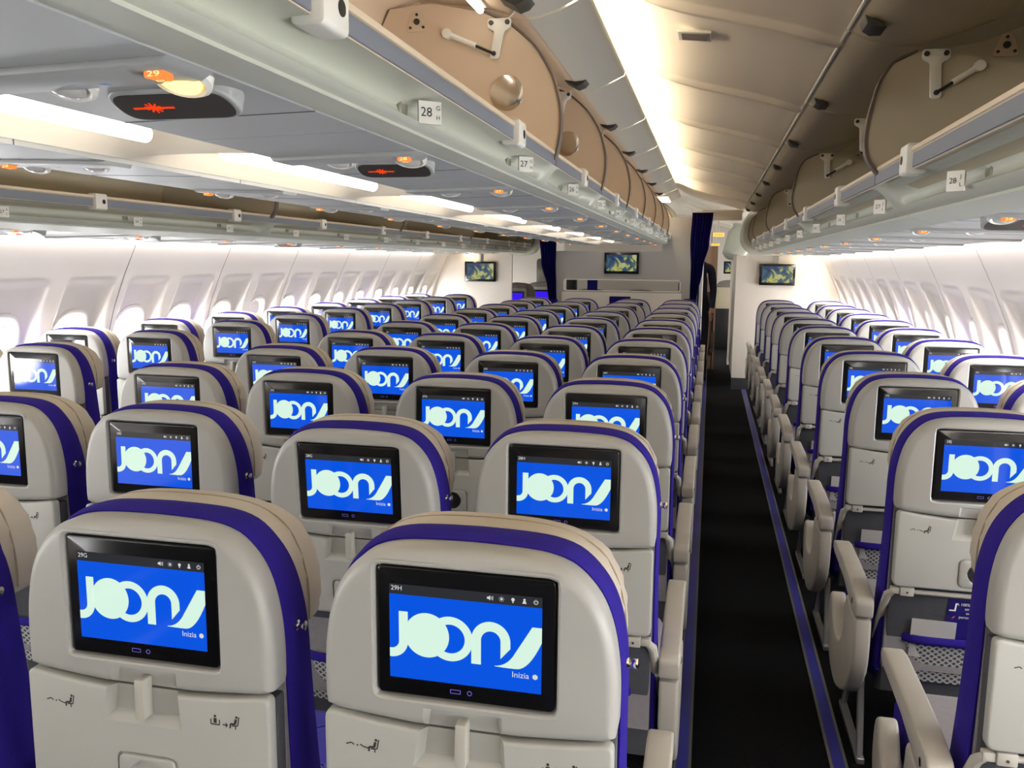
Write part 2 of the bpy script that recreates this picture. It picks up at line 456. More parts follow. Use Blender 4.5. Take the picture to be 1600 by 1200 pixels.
# ceiling vent
t = thing('ceiling_vent', 'small rectangular grey speaker grille on the aisle ceiling', 'vent', (0.99, 3.08, 2.262))
t.rotation_euler = (0, radians(6), 0)
bm = NB(); box(bm, -0.055, 0.055, -0.055, 0.055, -0.005, 0.006, 0.002); obj('frame', bm, white_m, t)
bm = NB(); box(bm, -0.042, 0.042, -0.042, 0.042, -0.0058, -0.0045); 
obj('grille', bm, mat('grille_grey', (176, 164, 148), 0.7), t)

# ------------------------------------------------------------ overhead bins
LAST_C, LAST_S = 9.90, 10.50
def mirror_pts(p, s): return [(s * a, b) for a, b in p]
C_PROF = [(0.512, 1.722), (0.556, 1.7245), (0.545, 1.742), (0.532, 1.760), (0.532, 1.782), (0.598, 1.792), (0.612, 1.779), (0.617, 1.779), (0.617, 1.812), (0.598, 1.814),
          (0.55, 1.800), (0.24, 1.800), (0.10, 1.865), (0.055, 1.95), (0.06, 2.12), (0.11, 2.235), (0.20, 2.262), (0.20, 2.285), (0.09, 2.268), (0.03, 2.15), (0.02, 1.93), (0.03, 1.86), (0.19, 1.775), (0.21, 1.738), (0.512, 1.738)]
C_DIV = [(0.56, 1.795), (0.618, 1.795), (0.630, 1.85), (0.634, 1.90), (0.630, 1.955), (0.610, 2.024), (0.582, 2.075), (0.548, 2.120), (0.48, 2.178), (0.40, 2.213), (0.25, 2.245), (0.12, 2.235), (0.06, 2.12), (0.055, 1.95), (0.10, 1.865), (0.24, 1.795)]
C_DOOR = [(0.195, 2.262), (0.40, 2.232), (0.48, 2.205), (0.528, 2.198), (0.534, 2.203), (0.50, 2.222), (0.42, 2.25), (0.195, 2.284)]
C_LIP = [(0.528, 2.197), (0.560, 2.199), (0.62, 2.216), (0.70, 2.254), (0.704, 2.268), (0.696, 2.268), (0.688, 2.258), (0.62, 2.232), (0.56, 2.214), (0.53, 2.208)]
S_PROF = [(1.658, 1.622), (1.600, 1.640), (1.600, 1.66), (1.610, 1.672), (1.605, 1.695), (1.540, 1.722), (1.524, 1.716), (1.513, 1.717), (1.509, 1.755), (1.525, 1.765),
          (1.57, 1.752), (2.15, 1.752), (2.235, 1.80), (2.24, 1.90), (2.18, 2.04), (2.05, 2.13), (1.90, 2.15), (1.78, 2.145), (1.78, 2.165), (1.92, 2.175), (2.08, 2.15), (2.21, 2.05), (2.262, 1.90), (2.255, 1.79), (2.20, 1.74), (1.70, 1.70), (1.658, 1.65)]
S_DIV = [(1.57, 1.745), (1.516, 1.745), (1.485, 1.785), (1.474, 1.83), (1.477, 1.88), (1.487, 1.935), (1.502, 1.99), (1.530, 2.035), (1.588, 2.062), (1.74, 2.08), (1.90, 2.14), (2.05, 2.125), (2.18, 2.035), (2.24, 1.90), (2.235, 1.80), (2.15, 1.745)]
S_DOOR = [(1.78, 2.143), (1.62, 2.088), (1.53, 2.088), (1.47, 2.104), (1.425, 2.128), (1.418, 2.136), (1.428, 2.142), (1.475, 2.125), (1.54, 2.108), (1.61, 2.108), (1.78, 2.163)]
def strip_along(bm, curve, w, th, y, s, out=1):
    """dark rubber trim running round the free edge of a divider"""
    poly = curve
    off = inset_poly(poly + [(poly[0][0] - 0.001, poly[0][1])], 0)
    # simple ribbon: offset the open curve outward
    res = []
    for i, p in enumerate(poly):
        a = Vector(poly[max(i - 1, 0)]); b = Vector(poly[min(i + 1, len(poly) - 1)]); t = (b - a).normalized(); n = Vector((t.y, -t.x)) * out
        res.append((Vector(p), Vector(p) + n * th))
    V = []
    for p, q in res:
        V.append([bm.verts.new((s * p.x, y - w / 2, p.y)), bm.verts.new((s * q.x, y - w / 2, q.y)), bm.verts.new((s * q.x, y + w / 2, q.y)), bm.verts.new((s * p.x, y + w / 2, p.y))])
    for a, b in zip(V, V[1:]):
        for k in range(4): bm.faces.new((a[k], a[(k + 1) % 4], b[(k + 1) % 4], b[k]))
    bm.faces.new(V[0]); bm.faces.new(V[-1])
def smooth_curve(pts, n=4):
    P = [Vector(p) for p in pts]; out = []
    for i in range(len(P) - 1):
        p0 = P[max(i - 1, 0)]; p1 = P[i]; p2 = P[i + 1]; p3 = P[min(i + 2, len(P) - 1)]
        for k in range(n):
            t = k / n
            q = 0.5 * ((2 * p1) + (-p0 + p2) * t + (2 * p0 - 5 * p1 + 4 * p2 - p3) * t * t + (-p0 + 3 * p1 - 3 * p2 + p3) * t ** 3)
            out.append((q.x, q.y))
    out.append(tuple(P[-1])); return out
def pocket_fascia(kind, s, L):
    """moulded hand grip under the bin lip, scooped in along the module, flush at its ends"""
    bm = NB(); rows = []
    N = 44 if L < 1.5 else 88
    if kind == 'c':
        flush = [(0.556, 1.7245), (0.572, 1.729), (0.580, 1.735), (0.588, 1.744), (0.597, 1.754), (0.604, 1.762), (0.610, 1.769), (0.614, 1.774), (0.617, 1.779)]
        deep = [(0.556, 1.7245), (0.572, 1.729), (0.580, 1.736), (0.566, 1.741), (0.550, 1.750), (0.546, 1.762), (0.560, 1.773), (0.592, 1.778), (0.617, 1.779)]
    else:
        flush = [(1.600, 1.640), (1.583, 1.650), (1.574, 1.660), (1.563, 1.669), (1.551, 1.679), (1.541, 1.689), (1.531, 1.699), (1.522, 1.708), (1.513, 1.717)]
        deep = [(1.600, 1.640), (1.583, 1.650), (1.574, 1.662), (1.590, 1.668), (1.604, 1.678), (1.604, 1.692), (1.588, 1.706), (1.546, 1.716), (1.513, 1.717)]
    for i in range(N + 1):
        y = L * i / N; t = sst(0.03, 0.13, min(y, L - y))
        rows.append([(s * (a[0] * (1 - t) + b[0] * t), y, a[1] * (1 - t) + b[1] * t) for a, b in zip(flush, deep)])
    sheet(bm, rows)
    return mesh_from('grab_rail', bm, fascia_m, 60)
def strut_parts(kind, s, par, ydiv):
    """hinge bracket and gas strut on the camera-side face of a divider"""
    y = ydiv - 0.022
    if kind == 'c': hp, a, b = (0.455, 2.180), (0.300, 2.155), (0.440, 2.095)
    else: hp, a, b = (1.632, 2.055), (1.738, 2.019), (1.638, 1.955)
    bm = NB(); pw = 0.016
    P = [(hp[0] - 0.035, hp[1] + 0.012), (hp[0] + 0.035, hp[1] + 0.012), (hp[0] + 0.035, hp[1] - 0.014), (hp[0] + 0.014, hp[1] - 0.024), (b[0] + 0.014, b[1] - 0.014), (b[0] - 0.014, b[1] - 0.014), (hp[0] - 0.014, hp[1] - 0.024), (hp[0] - 0.035, hp[1] - 0.014)]
    prism(bm, round_poly(mirror_pts(P, s), 0.008, 3), 'y', y, y - 0.008, 0.002, 2)
    for px_, pz_ in ((hp[0] - 0.024, hp[1]), (hp[0] + 0.024, hp[1]), (b[0], b[1])):
        disc_lathe(bm, (s * px_, y - 0.008, pz_), (0, -1, 0), [(0.007, 0), (0.007, 0.003), (0, 0.004)], 10, mi=1)
    obj('hinge_bracket', bm, [white_m, dark_m], par)
    bm = NB(); A = Vector((s * a[0], y - 0.01, a[1])); B = Vector((s * b[0], y - 0.01, b[1])); M_ = A.lerp(B, 0.62)
    tube(bm, [A, M_], 0.0085, 10); tube(bm, [M_, B], 0.004, 8, mi=1)
    disc_lathe(bm, A, (0, -1, 0), [(0, -0.01), (0.014, -0.01), (0.014, 0.008), (0, 0.009)], 14)
    obj('gas_strut', bm, [white_m, black_m], par)
ORD = ['first', 'second', 'third', 'fourth', 'fifth', 'sixth', 'seventh', 'eighth', 'ninth', 'tenth', 'eleventh', 'twelfth', 'thirteenth', 'fourteenth']
def placard(kind, s, par, y, num, sub):
    """row number flag sticking out of the hand grip with the round light dial behind it"""
    bm = NB()
    if kind == 'c': xa, xb, za, zb = 0.562, 0.606, 1.734, 1.772
    else: xa, xb, za, zb = 1.588, 1.538, 1.650, 1.690
    th = 0.006
    yy = y - 0.012 if s * (1 if kind == 'c' else -1) > 0 else y + 0.012
    # flag turned 40 degrees towards the aisle behind
    c = Vector((s * xb, y, 0)); d = Vector((s * (xa - xb), -abs(xa - xb) * 0.9, 0)).normalized(); nn = Vector((d.y, -d.x, 0))
    if nn.y > 0: nn = -nn
    wdt = abs(xb - xa) * (0.95 if kind == 'c' else 0.72)
    P0 = c; P1 = c + d * wdt
    vs = []
    for q in (P0, P1):
        for z in (za, zb):
            for k in (0, 1): vs.append(bm.verts.new(q + Vector((0, 0, z)) + nn * th * k))
    for f in ((0, 1, 3, 2), (4, 6, 7, 5), (0, 4, 5, 1), (2, 3, 7, 6), (0, 2, 6, 4), (1, 5, 7, 3)): bm.faces.new([vs[i] for i in f])
    fl = obj('row_placard', bm, white_m, par)
    zax = nn; xax = Vector((0, 0, 1)).cross(zax).normalized(); R = Matrix((xax, Vector((0, 0, 1)), zax)).transposed().to_4x4()
    mid = (P0 + P1) / 2 + Vector((0, 0, (za + zb) / 2)) + nn * (th + 0.0006)
    te = obj('row_number', text_mesh(num, 0.022 if kind == 'c' else 0.016, ink_m), parent=fl); te.matrix_basis = Matrix.Translation(mid - xax * (0.007 if kind == 'c' else 0.005)) @ R
    for k, ch in enumerate(sub):
        te = obj('seat_letter', text_mesh(ch, 0.011, ink_m), parent=fl)
        te.matrix_basis = Matrix.Translation(mid + xax * (0.015 if kind == 'c' else 0.011) + Vector((0, 0, 0.008 - 0.016 * k))) @ R
    bm = NB()
    cx, cz = (0.547, 1.759) if kind == 'c' else (1.607, 1.686)
    sg_ = 1 if kind == 'c' else -1
    disc_lathe(bm, (s * cx, y - 0.035, cz), (s * sg_, 0, 0), [(0, -0.004), (0.019, -0.004), (0.019, 0.004), (0.016, 0.007), (0.013, 0.005), (0, 0.004)], 24)
    obj('dial', bm, dial_m, par)

FASC = {}
def make_bin(kind, s, y0, L, idx, where, labels, first, has_div=True):
    nm = 'overhead_bin'
    t = thing(nm, 'open %s overhead bin, %s from the near end' % (where, ORD[idx]), 'overhead bin', (0, y0, 0), 'open overhead bins')
    prof, div, door = (C_PROF, C_DIV, C_DOOR) if kind == 'c' else (S_PROF, S_DIV, S_DOOR)
    g = 0.002; bgm = beige_m if kind == 'c' else beige_shade_m
    bm = NB(); prism(bm, mirror_pts(prof, s), 'y', g, L - g); obj('bin_shell', bm, [bgm], t, ang=50)
    k = (kind, s, round(L, 3))
    if k not in FASC: FASC[k] = pocket_fascia(kind, s, L)
    obj('grab_rail', FASC[k], parent=t)
    # lower flange joins the grip to the service panels
    bm = NB()
    if kind == 'c': prism(bm, mirror_pts([(0.508, 1.716), (0.560, 1.7205), (0.560, 1.728), (0.508, 1.727)], s), 'y', g, L - g)
    else: prism(bm, mirror_pts([(1.665, 1.612), (1.600, 1.634), (1.600, 1.642), (1.665, 1.622)], s), 'y', g, L - g)
    obj('lower_flange', bm, fascia_m, t)
    # blue-grey rail with lip, broken by the latch at mid module
    xr, za, zb = (0.6205, 1.781, 1.808) if kind == 'c' else (1.508, 1.720, 1.752)
    lys = [L / 2] if L < 1.5 else ([0.285 * L, 0.76 * L] if kind == 'c' else [0.31 * L, 0.81 * L])
    cuts = [0.006 - 0.04] + lys + [L - 0.006 + 0.04]
    for a, b in zip(cuts, cuts[1:]):
        a += 0.04; b -= 0.04
        bm = NB(); box(bm, min(s * xr, s * (xr - 0.004 * (1 if kind == 'c' else -1))), max(s * xr, s * (xr - 0.004 * (1 if kind == 'c' else -1))), a, b, za, zb, 0.001, 1)
        obj('rail_strip', bm, rail_m, t)
    bm = NB()
    lx0, lx1, lz = (0.597, 0.623, 1.8155) if kind == 'c' else (1.530, 1.505, 1.761)
    box(bm, min(s * lx0, s * lx1), max(s * lx0, s * lx1), g, L - g, lz - 0.006, lz + 0.005, 0.003, 2); obj('lip', bm, lip_m, t)
    x0, x1 = (0.590, 0.634) if kind == 'c' else (1.540, 1.495)
    z0, z1 = (1.768, 1.828) if kind == 'c' else (1.706, 1.775)
    for ly in lys:
        bm = NB(); prism(bm, round_poly([(min(s * x0, s * x1), z0), (max(s * x0, s * x1), z0), (max(s * x0, s * x1), z1), (min(s * x0, s * x1), z1)], 0.010, 4), 'y', ly - 0.036, ly + 0.036, 0.004, 2)
        lt = obj('latch', bm, white_m, t)
        bm = NB(); xk = x1 + (0.0005 if kind == 'c' else -0.0005)
        disc_lathe(bm, (s * xk, ly + 0.012, (z0 + z1) / 2), (s * (1 if kind == 'c' else -1), 0, 0), [(0, -0.002), (0.010, -0.002), (0.010, 0.0008), (0, 0.001)], 14)
        obj('keyhole', bm, black_m, lt)
    # swung-up door
    nd = 1 if L < 1.5 else 2
    for di in range(nd):
        d0, d1 = L * di / nd, L * (di + 1) / nd
        bm = NB(); prism(bm, mirror_pts(door, s), 'y', d0 + 0.008, d1 - 0.008); dr = obj('door', bm, bgm, t, ang=60)
        if kind == 'c':
            bm = NB(); prism(bm, mirror_pts(C_LIP, s), 'y', d0 + 0.010, d1 - 0.010); obj('door_edge', bm, doorlip_m, dr, ang=60)
            P = [(0.490, 2.202), (0.535, 2.178), (0.560, 2.186), (0.575, 2.202), (0.555, 2.210), (0.51, 2.214)]
        else:
            bm = NB(); tube(bm, [(s * 1.4145, d0 + 0.010, 2.1365), (s * 1.4145, d1 - 0.010, 2.1365)], 0.006, 8); obj('door_edge', bm, doorlip_m, dr)
            P = [(1.47, 2.099), (1.425, 2.120), (1.432, 2.100), (1.45, 2.088), (1.478, 2.088)]
        bm = NB(); prism(bm, mirror_pts(P, s), 'y', d1 - 0.205, d1 - 0.115, 0.002, 1); obj('door_hook', bm, dark_m, dr)
    # divider at the far end, with its trim, bracket and strut
    for yy, num, sub in labels: placard(kind, s, t, yy - y0, num, sub)
    if kind == 's' and L > 1.5: strut_parts(kind, s, t, L / 2)
    bm = NB(); prism(bm, mirror_pts(div, s), 'y', L - 0.034, L - 0.003)
    dv = obj('divider', bm, bgm, t, ang=50)
    bm = NB(); n0 = 10 if kind == 'c' else 9
    cur = smooth_curve(div[1:n0], 5)
    strip_along(bm, cur, 0.036, 0.006, L - 0.0205, s, 1 if kind == 'c' else -1)
    obj('edge_trim', bm, trim_m, dv, ang=60)
    strut_parts(kind, s, dv, L - 0.012)
    bm = NB(); pc = (0.205, 2.195) if kind == 'c' else (1.80, 2.070); yk = L - 0.034
    P = round_poly([(s * (pc[0] - 0.035), pc[1] - 0.028), (s * (pc[0] + 0.035), pc[1] - 0.028), (s * (pc[0] + 0.014), pc[1] + 0.030), (s * (pc[0] - 0.014), pc[1] + 0.030)], 0.012, 4)
    prism(bm, P, 'y', yk, yk - 0.003, 0.001, 1)
    for a_, b_, r_ in ((0, 0, 0.009), (-0.02, -0.016, 0.004), (0.02, -0.016, 0.004), (0, 0.02, 0.004)): disc_lathe(bm, (s * (pc[0] + a_), yk - 0.003, pc[1] + b_), (0, -1, 0), [(r_, 0), (r_, 0.003), (0, 0.003)], 12, mi=1)
    obj('anchor_plate', bm, [beige_m, dark_m], dv)
    if kind == 'c' and idx in (0, 1, 3) and s > 0:
        bm = NB(); cz = 1.985; cx = 0.478
        disc_lathe(bm, (s * cx, L - 0.0345, cz), (0, -1, 0), [(0.050, 0), (0.050, 0.002), (0.048, 0.0028), (0.035, 0.0040), (0.018, 0.0052), (0, 0.0056)], 40)
        obj('mirror_disc', bm, disc_m, dv)
    if kind == 's':
        bm = NB(); disc_lathe(bm, (s * 1.62, 0.05, 2.0), (0, 1, 0), [(0, 0), (0.03, 0), (0.03, 0.01), (0, 0.012)], 20) if False else None
        bm.free()
    if kind == 'c' and s > 0:
        bm = NB(); tube(bm, [(0.47, L - 0.03, 2.185), (0.50, L - 0.05, 2.20), (0.52, L - 0.11, 2.196), (0.535, L - 0.15, 2.203)], 0.0025, 6); obj('cable', bm, white_m, dv)
    return t
YD = 2.54                          # y of a known divider
def rownum(y, base, r0): return str(r0 - int(round((y - base) / PITCH)))
for kind, s, where, last in (('c', 1, 'right-facing centre', LAST_C), ('c', -1, 'left-facing centre', LAST_C), ('s', 1, 'right-hand side', LAST_S), ('s', -1, 'left-hand side', 12.2)):
    ML = MOD if kind == 'c' else MODS
    mods = []
    if kind == 'c':
        y = YD - 6 * MOD
        for k in range(20):
            L = 2 * ML if k == 4 else ML               # the bin nearest the camera is a double one
            if y + L > last + 0.4: break
            mods.append((y, L)); y += L
    else:
        y = 2.585 - 4 * MODS
        while y + ML < last + 0.4:
            L = 2 * ML if y + 2 * ML < last + 0.4 else ML
            mods.append((y, L)); y += L
    mods = [m_ for m_ in mods if m_[0] + m_[1] > (2.7 if (kind, s) == ('s', -1) else 0.5)]     # only bins the photo can show
    lab_ys = []
    if kind == 'c': lab_ys = [(1.47 + PITCH * k, str(28 - k), 'GH' if s > 0 else 'DE') for k in range(-1, 11)]
    elif s > 0: lab_ys = [(1.93 + PITCH * k, str(28 - k), 'JL') for k in range(-1, 11)]
    else: lab_ys = [(2.80 + PITCH * k, str(27 - k), 'AC') for k in range(-1, 12)]
    for i, (y, L) in enumerate(mods):
        labs = [(min(max(l[0], y + 0.15), y + L - 0.15), l[1], l[2]) for l in lab_ys if y <= l[0] < y + L]
        if kind == 's' and s < 0 and i > 12: labs = []
        make_bin(kind, s, y, L, i, where, labs, '')
    ys = [mods[-1][0]]; ML = mods[-1][1]
    # moulded end cap closes the run
    ye = ys[-1] + ML + 0.012
    bm = NB(); base = C_DIV if kind == 'c' else S_DIV
    low = ([(0.51, 1.715), (0.60, 1.72), (0.66, 1.76), (0.70, 1.85), (0.70, 1.95), (0.67, 2.05), (0.60, 2.13), (0.5, 2.20), (0.3, 2.25), (0.1, 2.25), (0.04, 2.1), (0.04, 1.8), (0.2, 1.72)] if kind == 'c'
           else [(1.66, 1.60), (1.52, 1.62), (1.43, 1.68), (1.385, 1.78), (1.39, 1.90), (1.43, 2.0), (1.50, 2.06), (1.6, 2.10), (1.9, 2.15), (2.1, 2.12), (2.25, 1.95), (2.25, 1.70), (2.2, 1.62)])
    P = mirror_pts(smooth_curve(low + [low[0]], 3)[:-1], s)
    prism(bm, P, 'y', ye, ye + 0.16, 0.05, 4)
    tag(obj('bin_end_cap', bm, fascia_m, ang=60), 'rounded cream end cap closing the %s row of bins' % where, 'bin end cap')

# ------------------------------------------------------------ passenger service panels and their lit row numbers
def digits_light(par, loc, tilt, num, s):
    bm = NB(); x, y, z = loc
    prism(bm, round_poly([(x - 0.014, y - 0.014), (x + 0.014, y - 0.014), (x + 0.009, y + 0.012), (x - 0.009, y + 0.012)], 0.004, 3), 'z', z - 0.008, z + 0.001, 0.003, 2)
    o = obj('row_light', bm, amber_m, par)
    te = obj('row_number', text_mesh(num, 0.017, amberw_m), parent=o)
    te.matrix_basis = Matrix.Translation((x, y - 0.0145, z - 0.004)) @ FACE_BACK @ Matrix.Scale(0.5, 4, (0, 1, 0))
    te2 = obj('row_number', text_mesh(num, 0.014, amberw_m), parent=o)
    te2.matrix_basis = Matrix.Translation((x, y, z - 0.0086)) @ Matrix.Rotation(pi, 4, 'X') @ Matrix.Rotation(pi, 4, 'Z')
def service_panel(kind, s, y, num, lets, near, label):
    t = thing('service_panel', label, 'service panel', (0, y, 0), 'lit row number panels under the bins')
    if kind == 'c': xa, xb, za, zb, xl = 0.191, 0.506, 1.706, 1.714, 0.47
    else: xa, xb, za, zb, xl = 2.240, 1.667, 1.604, 1.618, 1.716
    def zz(x): return za + (zb - za) * (x - xa) / (xb - xa)
    h = PITCH / 2 - 0.002
    bm = NB()
    P = [(xa, za), (xb, zb), (xb, zb + 0.014), (xa, za + 0.014)]
    prism(bm, mirror_pts(P, s), 'y', -h + 0.10, h + 0.10); obj('panel', bm, psu_m, t)
    bm = NB()
    for yg in (0.30,):
        P = [(xa, za - 0.0006), (xb, zb - 0.0006), (xb, zb + 0.002), (xa, za + 0.002)]
        prism(bm, mirror_pts(P, s), 'y', yg, yg + 0.004)
    obj('panel_seam', bm, groove_m, t)
    # shallow raised strip that carries the row's fittings
    bm = NB(); P = [(xa + 0.006 * (1 if kind == 'c' else -1), zz(xa) - 0.008), (xl + (0.02 if kind == 'c' else -0.02), zz(xl) - 0.008), (xb, zz(xb) + 0.001), (xa, zz(xa) + 0.001)]
    prism(bm, mirror_pts(P, s), 'y', -0.045, 0.045, 0.003, 2); st = obj('fitting_strip', bm, psu_m, t)
    zl = zz(xl) - 0.008
    digits_light(st, (s * xl, -0.006, zl), 0, num, s)
    dx = -1 if kind == 'c' else 1
    te = obj('seat_letter', text_mesh(lets[1], 0.022, ink_m), parent=st); te.matrix_basis = Matrix.Translation((s * (xl + dx * 0.052), -0.004, zl - 0.0012)) @ Matrix.Rotation(pi, 4, 'X') @ Matrix.Rotation(pi, 4, 'Z')
    te = obj('seat_letter', text_mesh(lets[0], 0.022, ink_m), parent=st); te.matrix_basis = Matrix.Translation((s * (xl + dx * 0.235), -0.004, zl - 0.0012)) @ Matrix.Rotation(pi, 4, 'X') @ Matrix.Rotation(pi, 4, 'Z')
    # reading lamps
    for q, dxx in enumerate((0.012, 0.17)):
        cx = s * (xl + dx * dxx); lit = near and q == 0 and kind == 'c' and num == '29'
        bm = NB(); disc_lathe(bm, (0, 0, 0), (0, 0, -1), [(0.036, -0.012), (0.036, 0.002), (0.030, 0.006), (0.024, 0.002)], 24)
        rl = obj('reading_lamp', bm, white_m, t, loc=(cx, 0.050, zl + 0.004)); rl.rotation_euler = (-0.35, 0, 0)
        bm = NB(); disc_lathe(bm, (0, 0, 0), (0, 0, -1), [(0.024, -0.002), (0.0235, 0.006), (0.014, 0.011), (0, 0.013)], 24)
        obj('lens', bm, warm_lamp_m if lit else frost_m, rl)
    # call button
    bm = NB(); box(bm, s * (xl + dx * 0.105) - 0.014, s * (xl + dx * 0.105) + 0.014, 0.02, 0.036, zl - 0.003, zl + 0.002, 0.002, 2)
    obj('call_button', bm, rail_m if not near else mat('button_blue_%s%s' % (kind, num), (120, 140, 190), 0.4), t)
    if near:
        c0 = xl + dx * 0.075; tilt = -0.36
        P = round_poly([(-0.088, 0.0), (0.088, 0.0), (0.088, 0.072), (-0.088, 0.072)], 0.034, 7)
        bm = NB(); prism(bm, P, 'z', 0.0, 0.026, 0.004, 3); bx = obj('sign_bezel', bm, psu_m, t, loc=(s * c0, 0.095, zl + 0.002)); bx.rotation_euler = (tilt, 0, 0)
        bm = NB(); prism(bm, inset_poly(P, 0.007), 'z', -0.0012, 0.004); sg = obj('sign_lens', bm, mat('sign_lens_%s%s%d' % (kind, num, s), (52, 48, 44), 0.35), bx)
        bm = NB(); cx = 0.03 * dx * s; cy = 0.036; z = -0.0016
        for a in (-0.9, -0.3, 0.3, 0.9, 1.57):
            d = Vector((cos(a), sin(a), 0)); n_ = Vector((-d.y, d.x, 0)) * 0.0014; L_ = 0.012
            flat(bm, [(cx + d.x * L_ + n_.x, cy + d.y * L_ + n_.y), (cx + d.x * L_ - n_.x, cy + d.y * L_ - n_.y), (cx - d.x * L_ - n_.x, cy - d.y * L_ - n_.y), (cx - d.x * L_ + n_.x, cy - d.y * L_ + n_.y)], lambda a_, b_: (a_, b_, z))
        flat(bm, [(cx - 0.03, cy - 0.0022), (cx + 0.03, cy - 0.0022), (cx + 0.03, cy + 0.0022), (cx - 0.03, cy + 0.0022)], lambda a_, b_: (a_, b_, z - 0.0002))
        obj('no_smoking_symbol', bm, red_m, sg)
    return t
for k in range(0, 12):
    y = 0.885 + PITCH * k
    if y + 0.4 < 10.0:
        n = str(29 - k)
        service_panel('c', 1, y, n, 'GH', k in (0, 1), 'grey panel with lit amber row number %s under right-facing centre bins' % n)
        service_panel('c', -1, y - 0.0, n, 'ED', False, 'grey panel with lit amber row number %s under left-facing centre bins' % n)
for k in range(0, 11):
    y = 2.15 + PITCH * k
    if y < 9.9:
        n = str(28 - k)
        service_panel('s', 1, y, n, 'LJ', k in (0,), 'pale panel with lit amber row number %s above right window seats' % n)
for k in range(0, 12):
    y = 3.02 + PITCH * k
    if y < 11.9:
        n = str(27 - k)
        service_panel('s', -1, y, n, 'AC', k in (0, 1, 3), 'pale panel with lit amber row number %s above left window seats' % n)

# centre light channel between the two centre panels: coved shells and tubes
def chan_profile(y, L):
    out = []
    return out
CH = 1.19
k = 0; y = 1.84 - 0.145 - 1 * CH
while y + CH < 10.1:
    L = CH
    bm = NB(); rows = []
    N = 24
    for i in range(N + 1):
        v = L * i / N; e = sst(0.0, 0.13, min(v, L - v)); row = []
        for j in range(13):
            x = -0.188 + 0.376 * j / 12; u = abs(x) / 0.188
            hgt = (1 - u ** 3.0) * 0.072
            row.append((x, y + v, 1.716 + hgt * (0.12 + 0.88 * e)))
        rows.append(row)
    sheet(bm, rows)
    o = obj('light_cove', bm, ceil_m, ang=60)
    tag(o, 'coved cream panel of the centre light channel, %s from the camera end' % (ORD[k] if k < 14 else 'last'), 'light cove', 'centre channel cove panels')
    yt = y + 0.145
    t = thing('tube_light', 'lit fluorescent tube in the centre channel, %s from the camera end' % ORD[k], 'light', (-0.035, yt, 1.746), 'centre channel tubes')
    bm = NB(); tube(bm, [(0, 0, 0), (0, 0.90, 0)], 0.017, 14); obj('tube', bm, tube_m, t)
    bm = NB(); box(bm, -0.018, 0.018, -0.006, 0.906, 0.018, 0.028, 0.002, 1); obj('tube_holder', bm, white_m, t)
    y += CH; k += 1

# lit tube seen in the gap at the near centre bin, and lit cove at the far end of the centre run
t = thing('bin_light_tube', 'bright tube light above the hinge of the nearest centre bin', 'light', (0.41, 2.0, 2.205))
bm = NB(); tube(bm, [(0, 0, 0), (0.0, 0.46, 0)], 0.010, 10); obj('tube', bm, tube_m, t)
bm = NB(); box(bm, -0.016, 0.016, -0.01, 0.47, 0.008, 0.014, 0.002, 1); obj('tube_holder', bm, white_m, t)
t = thing('cove_light', 'bright lit panel at the far top end of the centre bins', 'light', (0.50, 9.2, 2.19))
bm = NB(); box(bm, -0.10, 0.10, 0.0, 0.75, -0.012, -0.002, 0.003, 1); obj('diffuser', bm, spot_m, t)
bm = NB(); box(bm, -0.11, 0.11, -0.01, 0.76, -0.002, 0.01, 0.003, 1); obj('housing', bm, white_m, t)

# ------------------------------------------------------------ the seat
SH = [(0.208, 0.878), (0.2085, 0.93), (0.206, 0.975), (0.198, 1.020), (0.185, 1.055), (0.166, 1.082), (0.140, 1.103), (0.105, 1.114), (0.06, 1.118), (0.0, 1.1195)]
def shell_outline():
    r = smooth_curve(SH, 3); l = [(-a, b) for a, b in r[:-1]]
    bot = [(-0.208, 0.878), (-0.20, 0.870), (-0.13, 0.864), (-0.075, 0.860), (0.075, 0.860), (0.13, 0.864), (0.20, 0.870)]
    return r + l[::-1] + bot[1:]
MON = (-0.1245, 0.1245, 0.906, 1.090)
def ray_poly(poly, c, n, extra):
    angs = sorted(set([2 * pi * k / n for k in range(n)] + extra)); out = []
    for a in angs:
        d = Vector((cos(a), sin(a))); best = None
        for i in range(len(poly)):
            p = Vector(poly[i]) - Vector(c); q = Vector(poly[(i + 1) % len(poly)]) - Vector(c); e = q - p
            den = d.x * e.y - d.y * e.x
            if abs(den) < 1e-12: continue
            t = (p.x * e.y - p.y * e.x) / den; u = (p.x * d.y - p.y * d.x) / den
            if t > 0 and -1e-6 <= u <= 1 + 1e-6 and (best is None or t < best): best = t
        out.append((c[0] + d.x * best, c[1] + d.y * best))
    return out
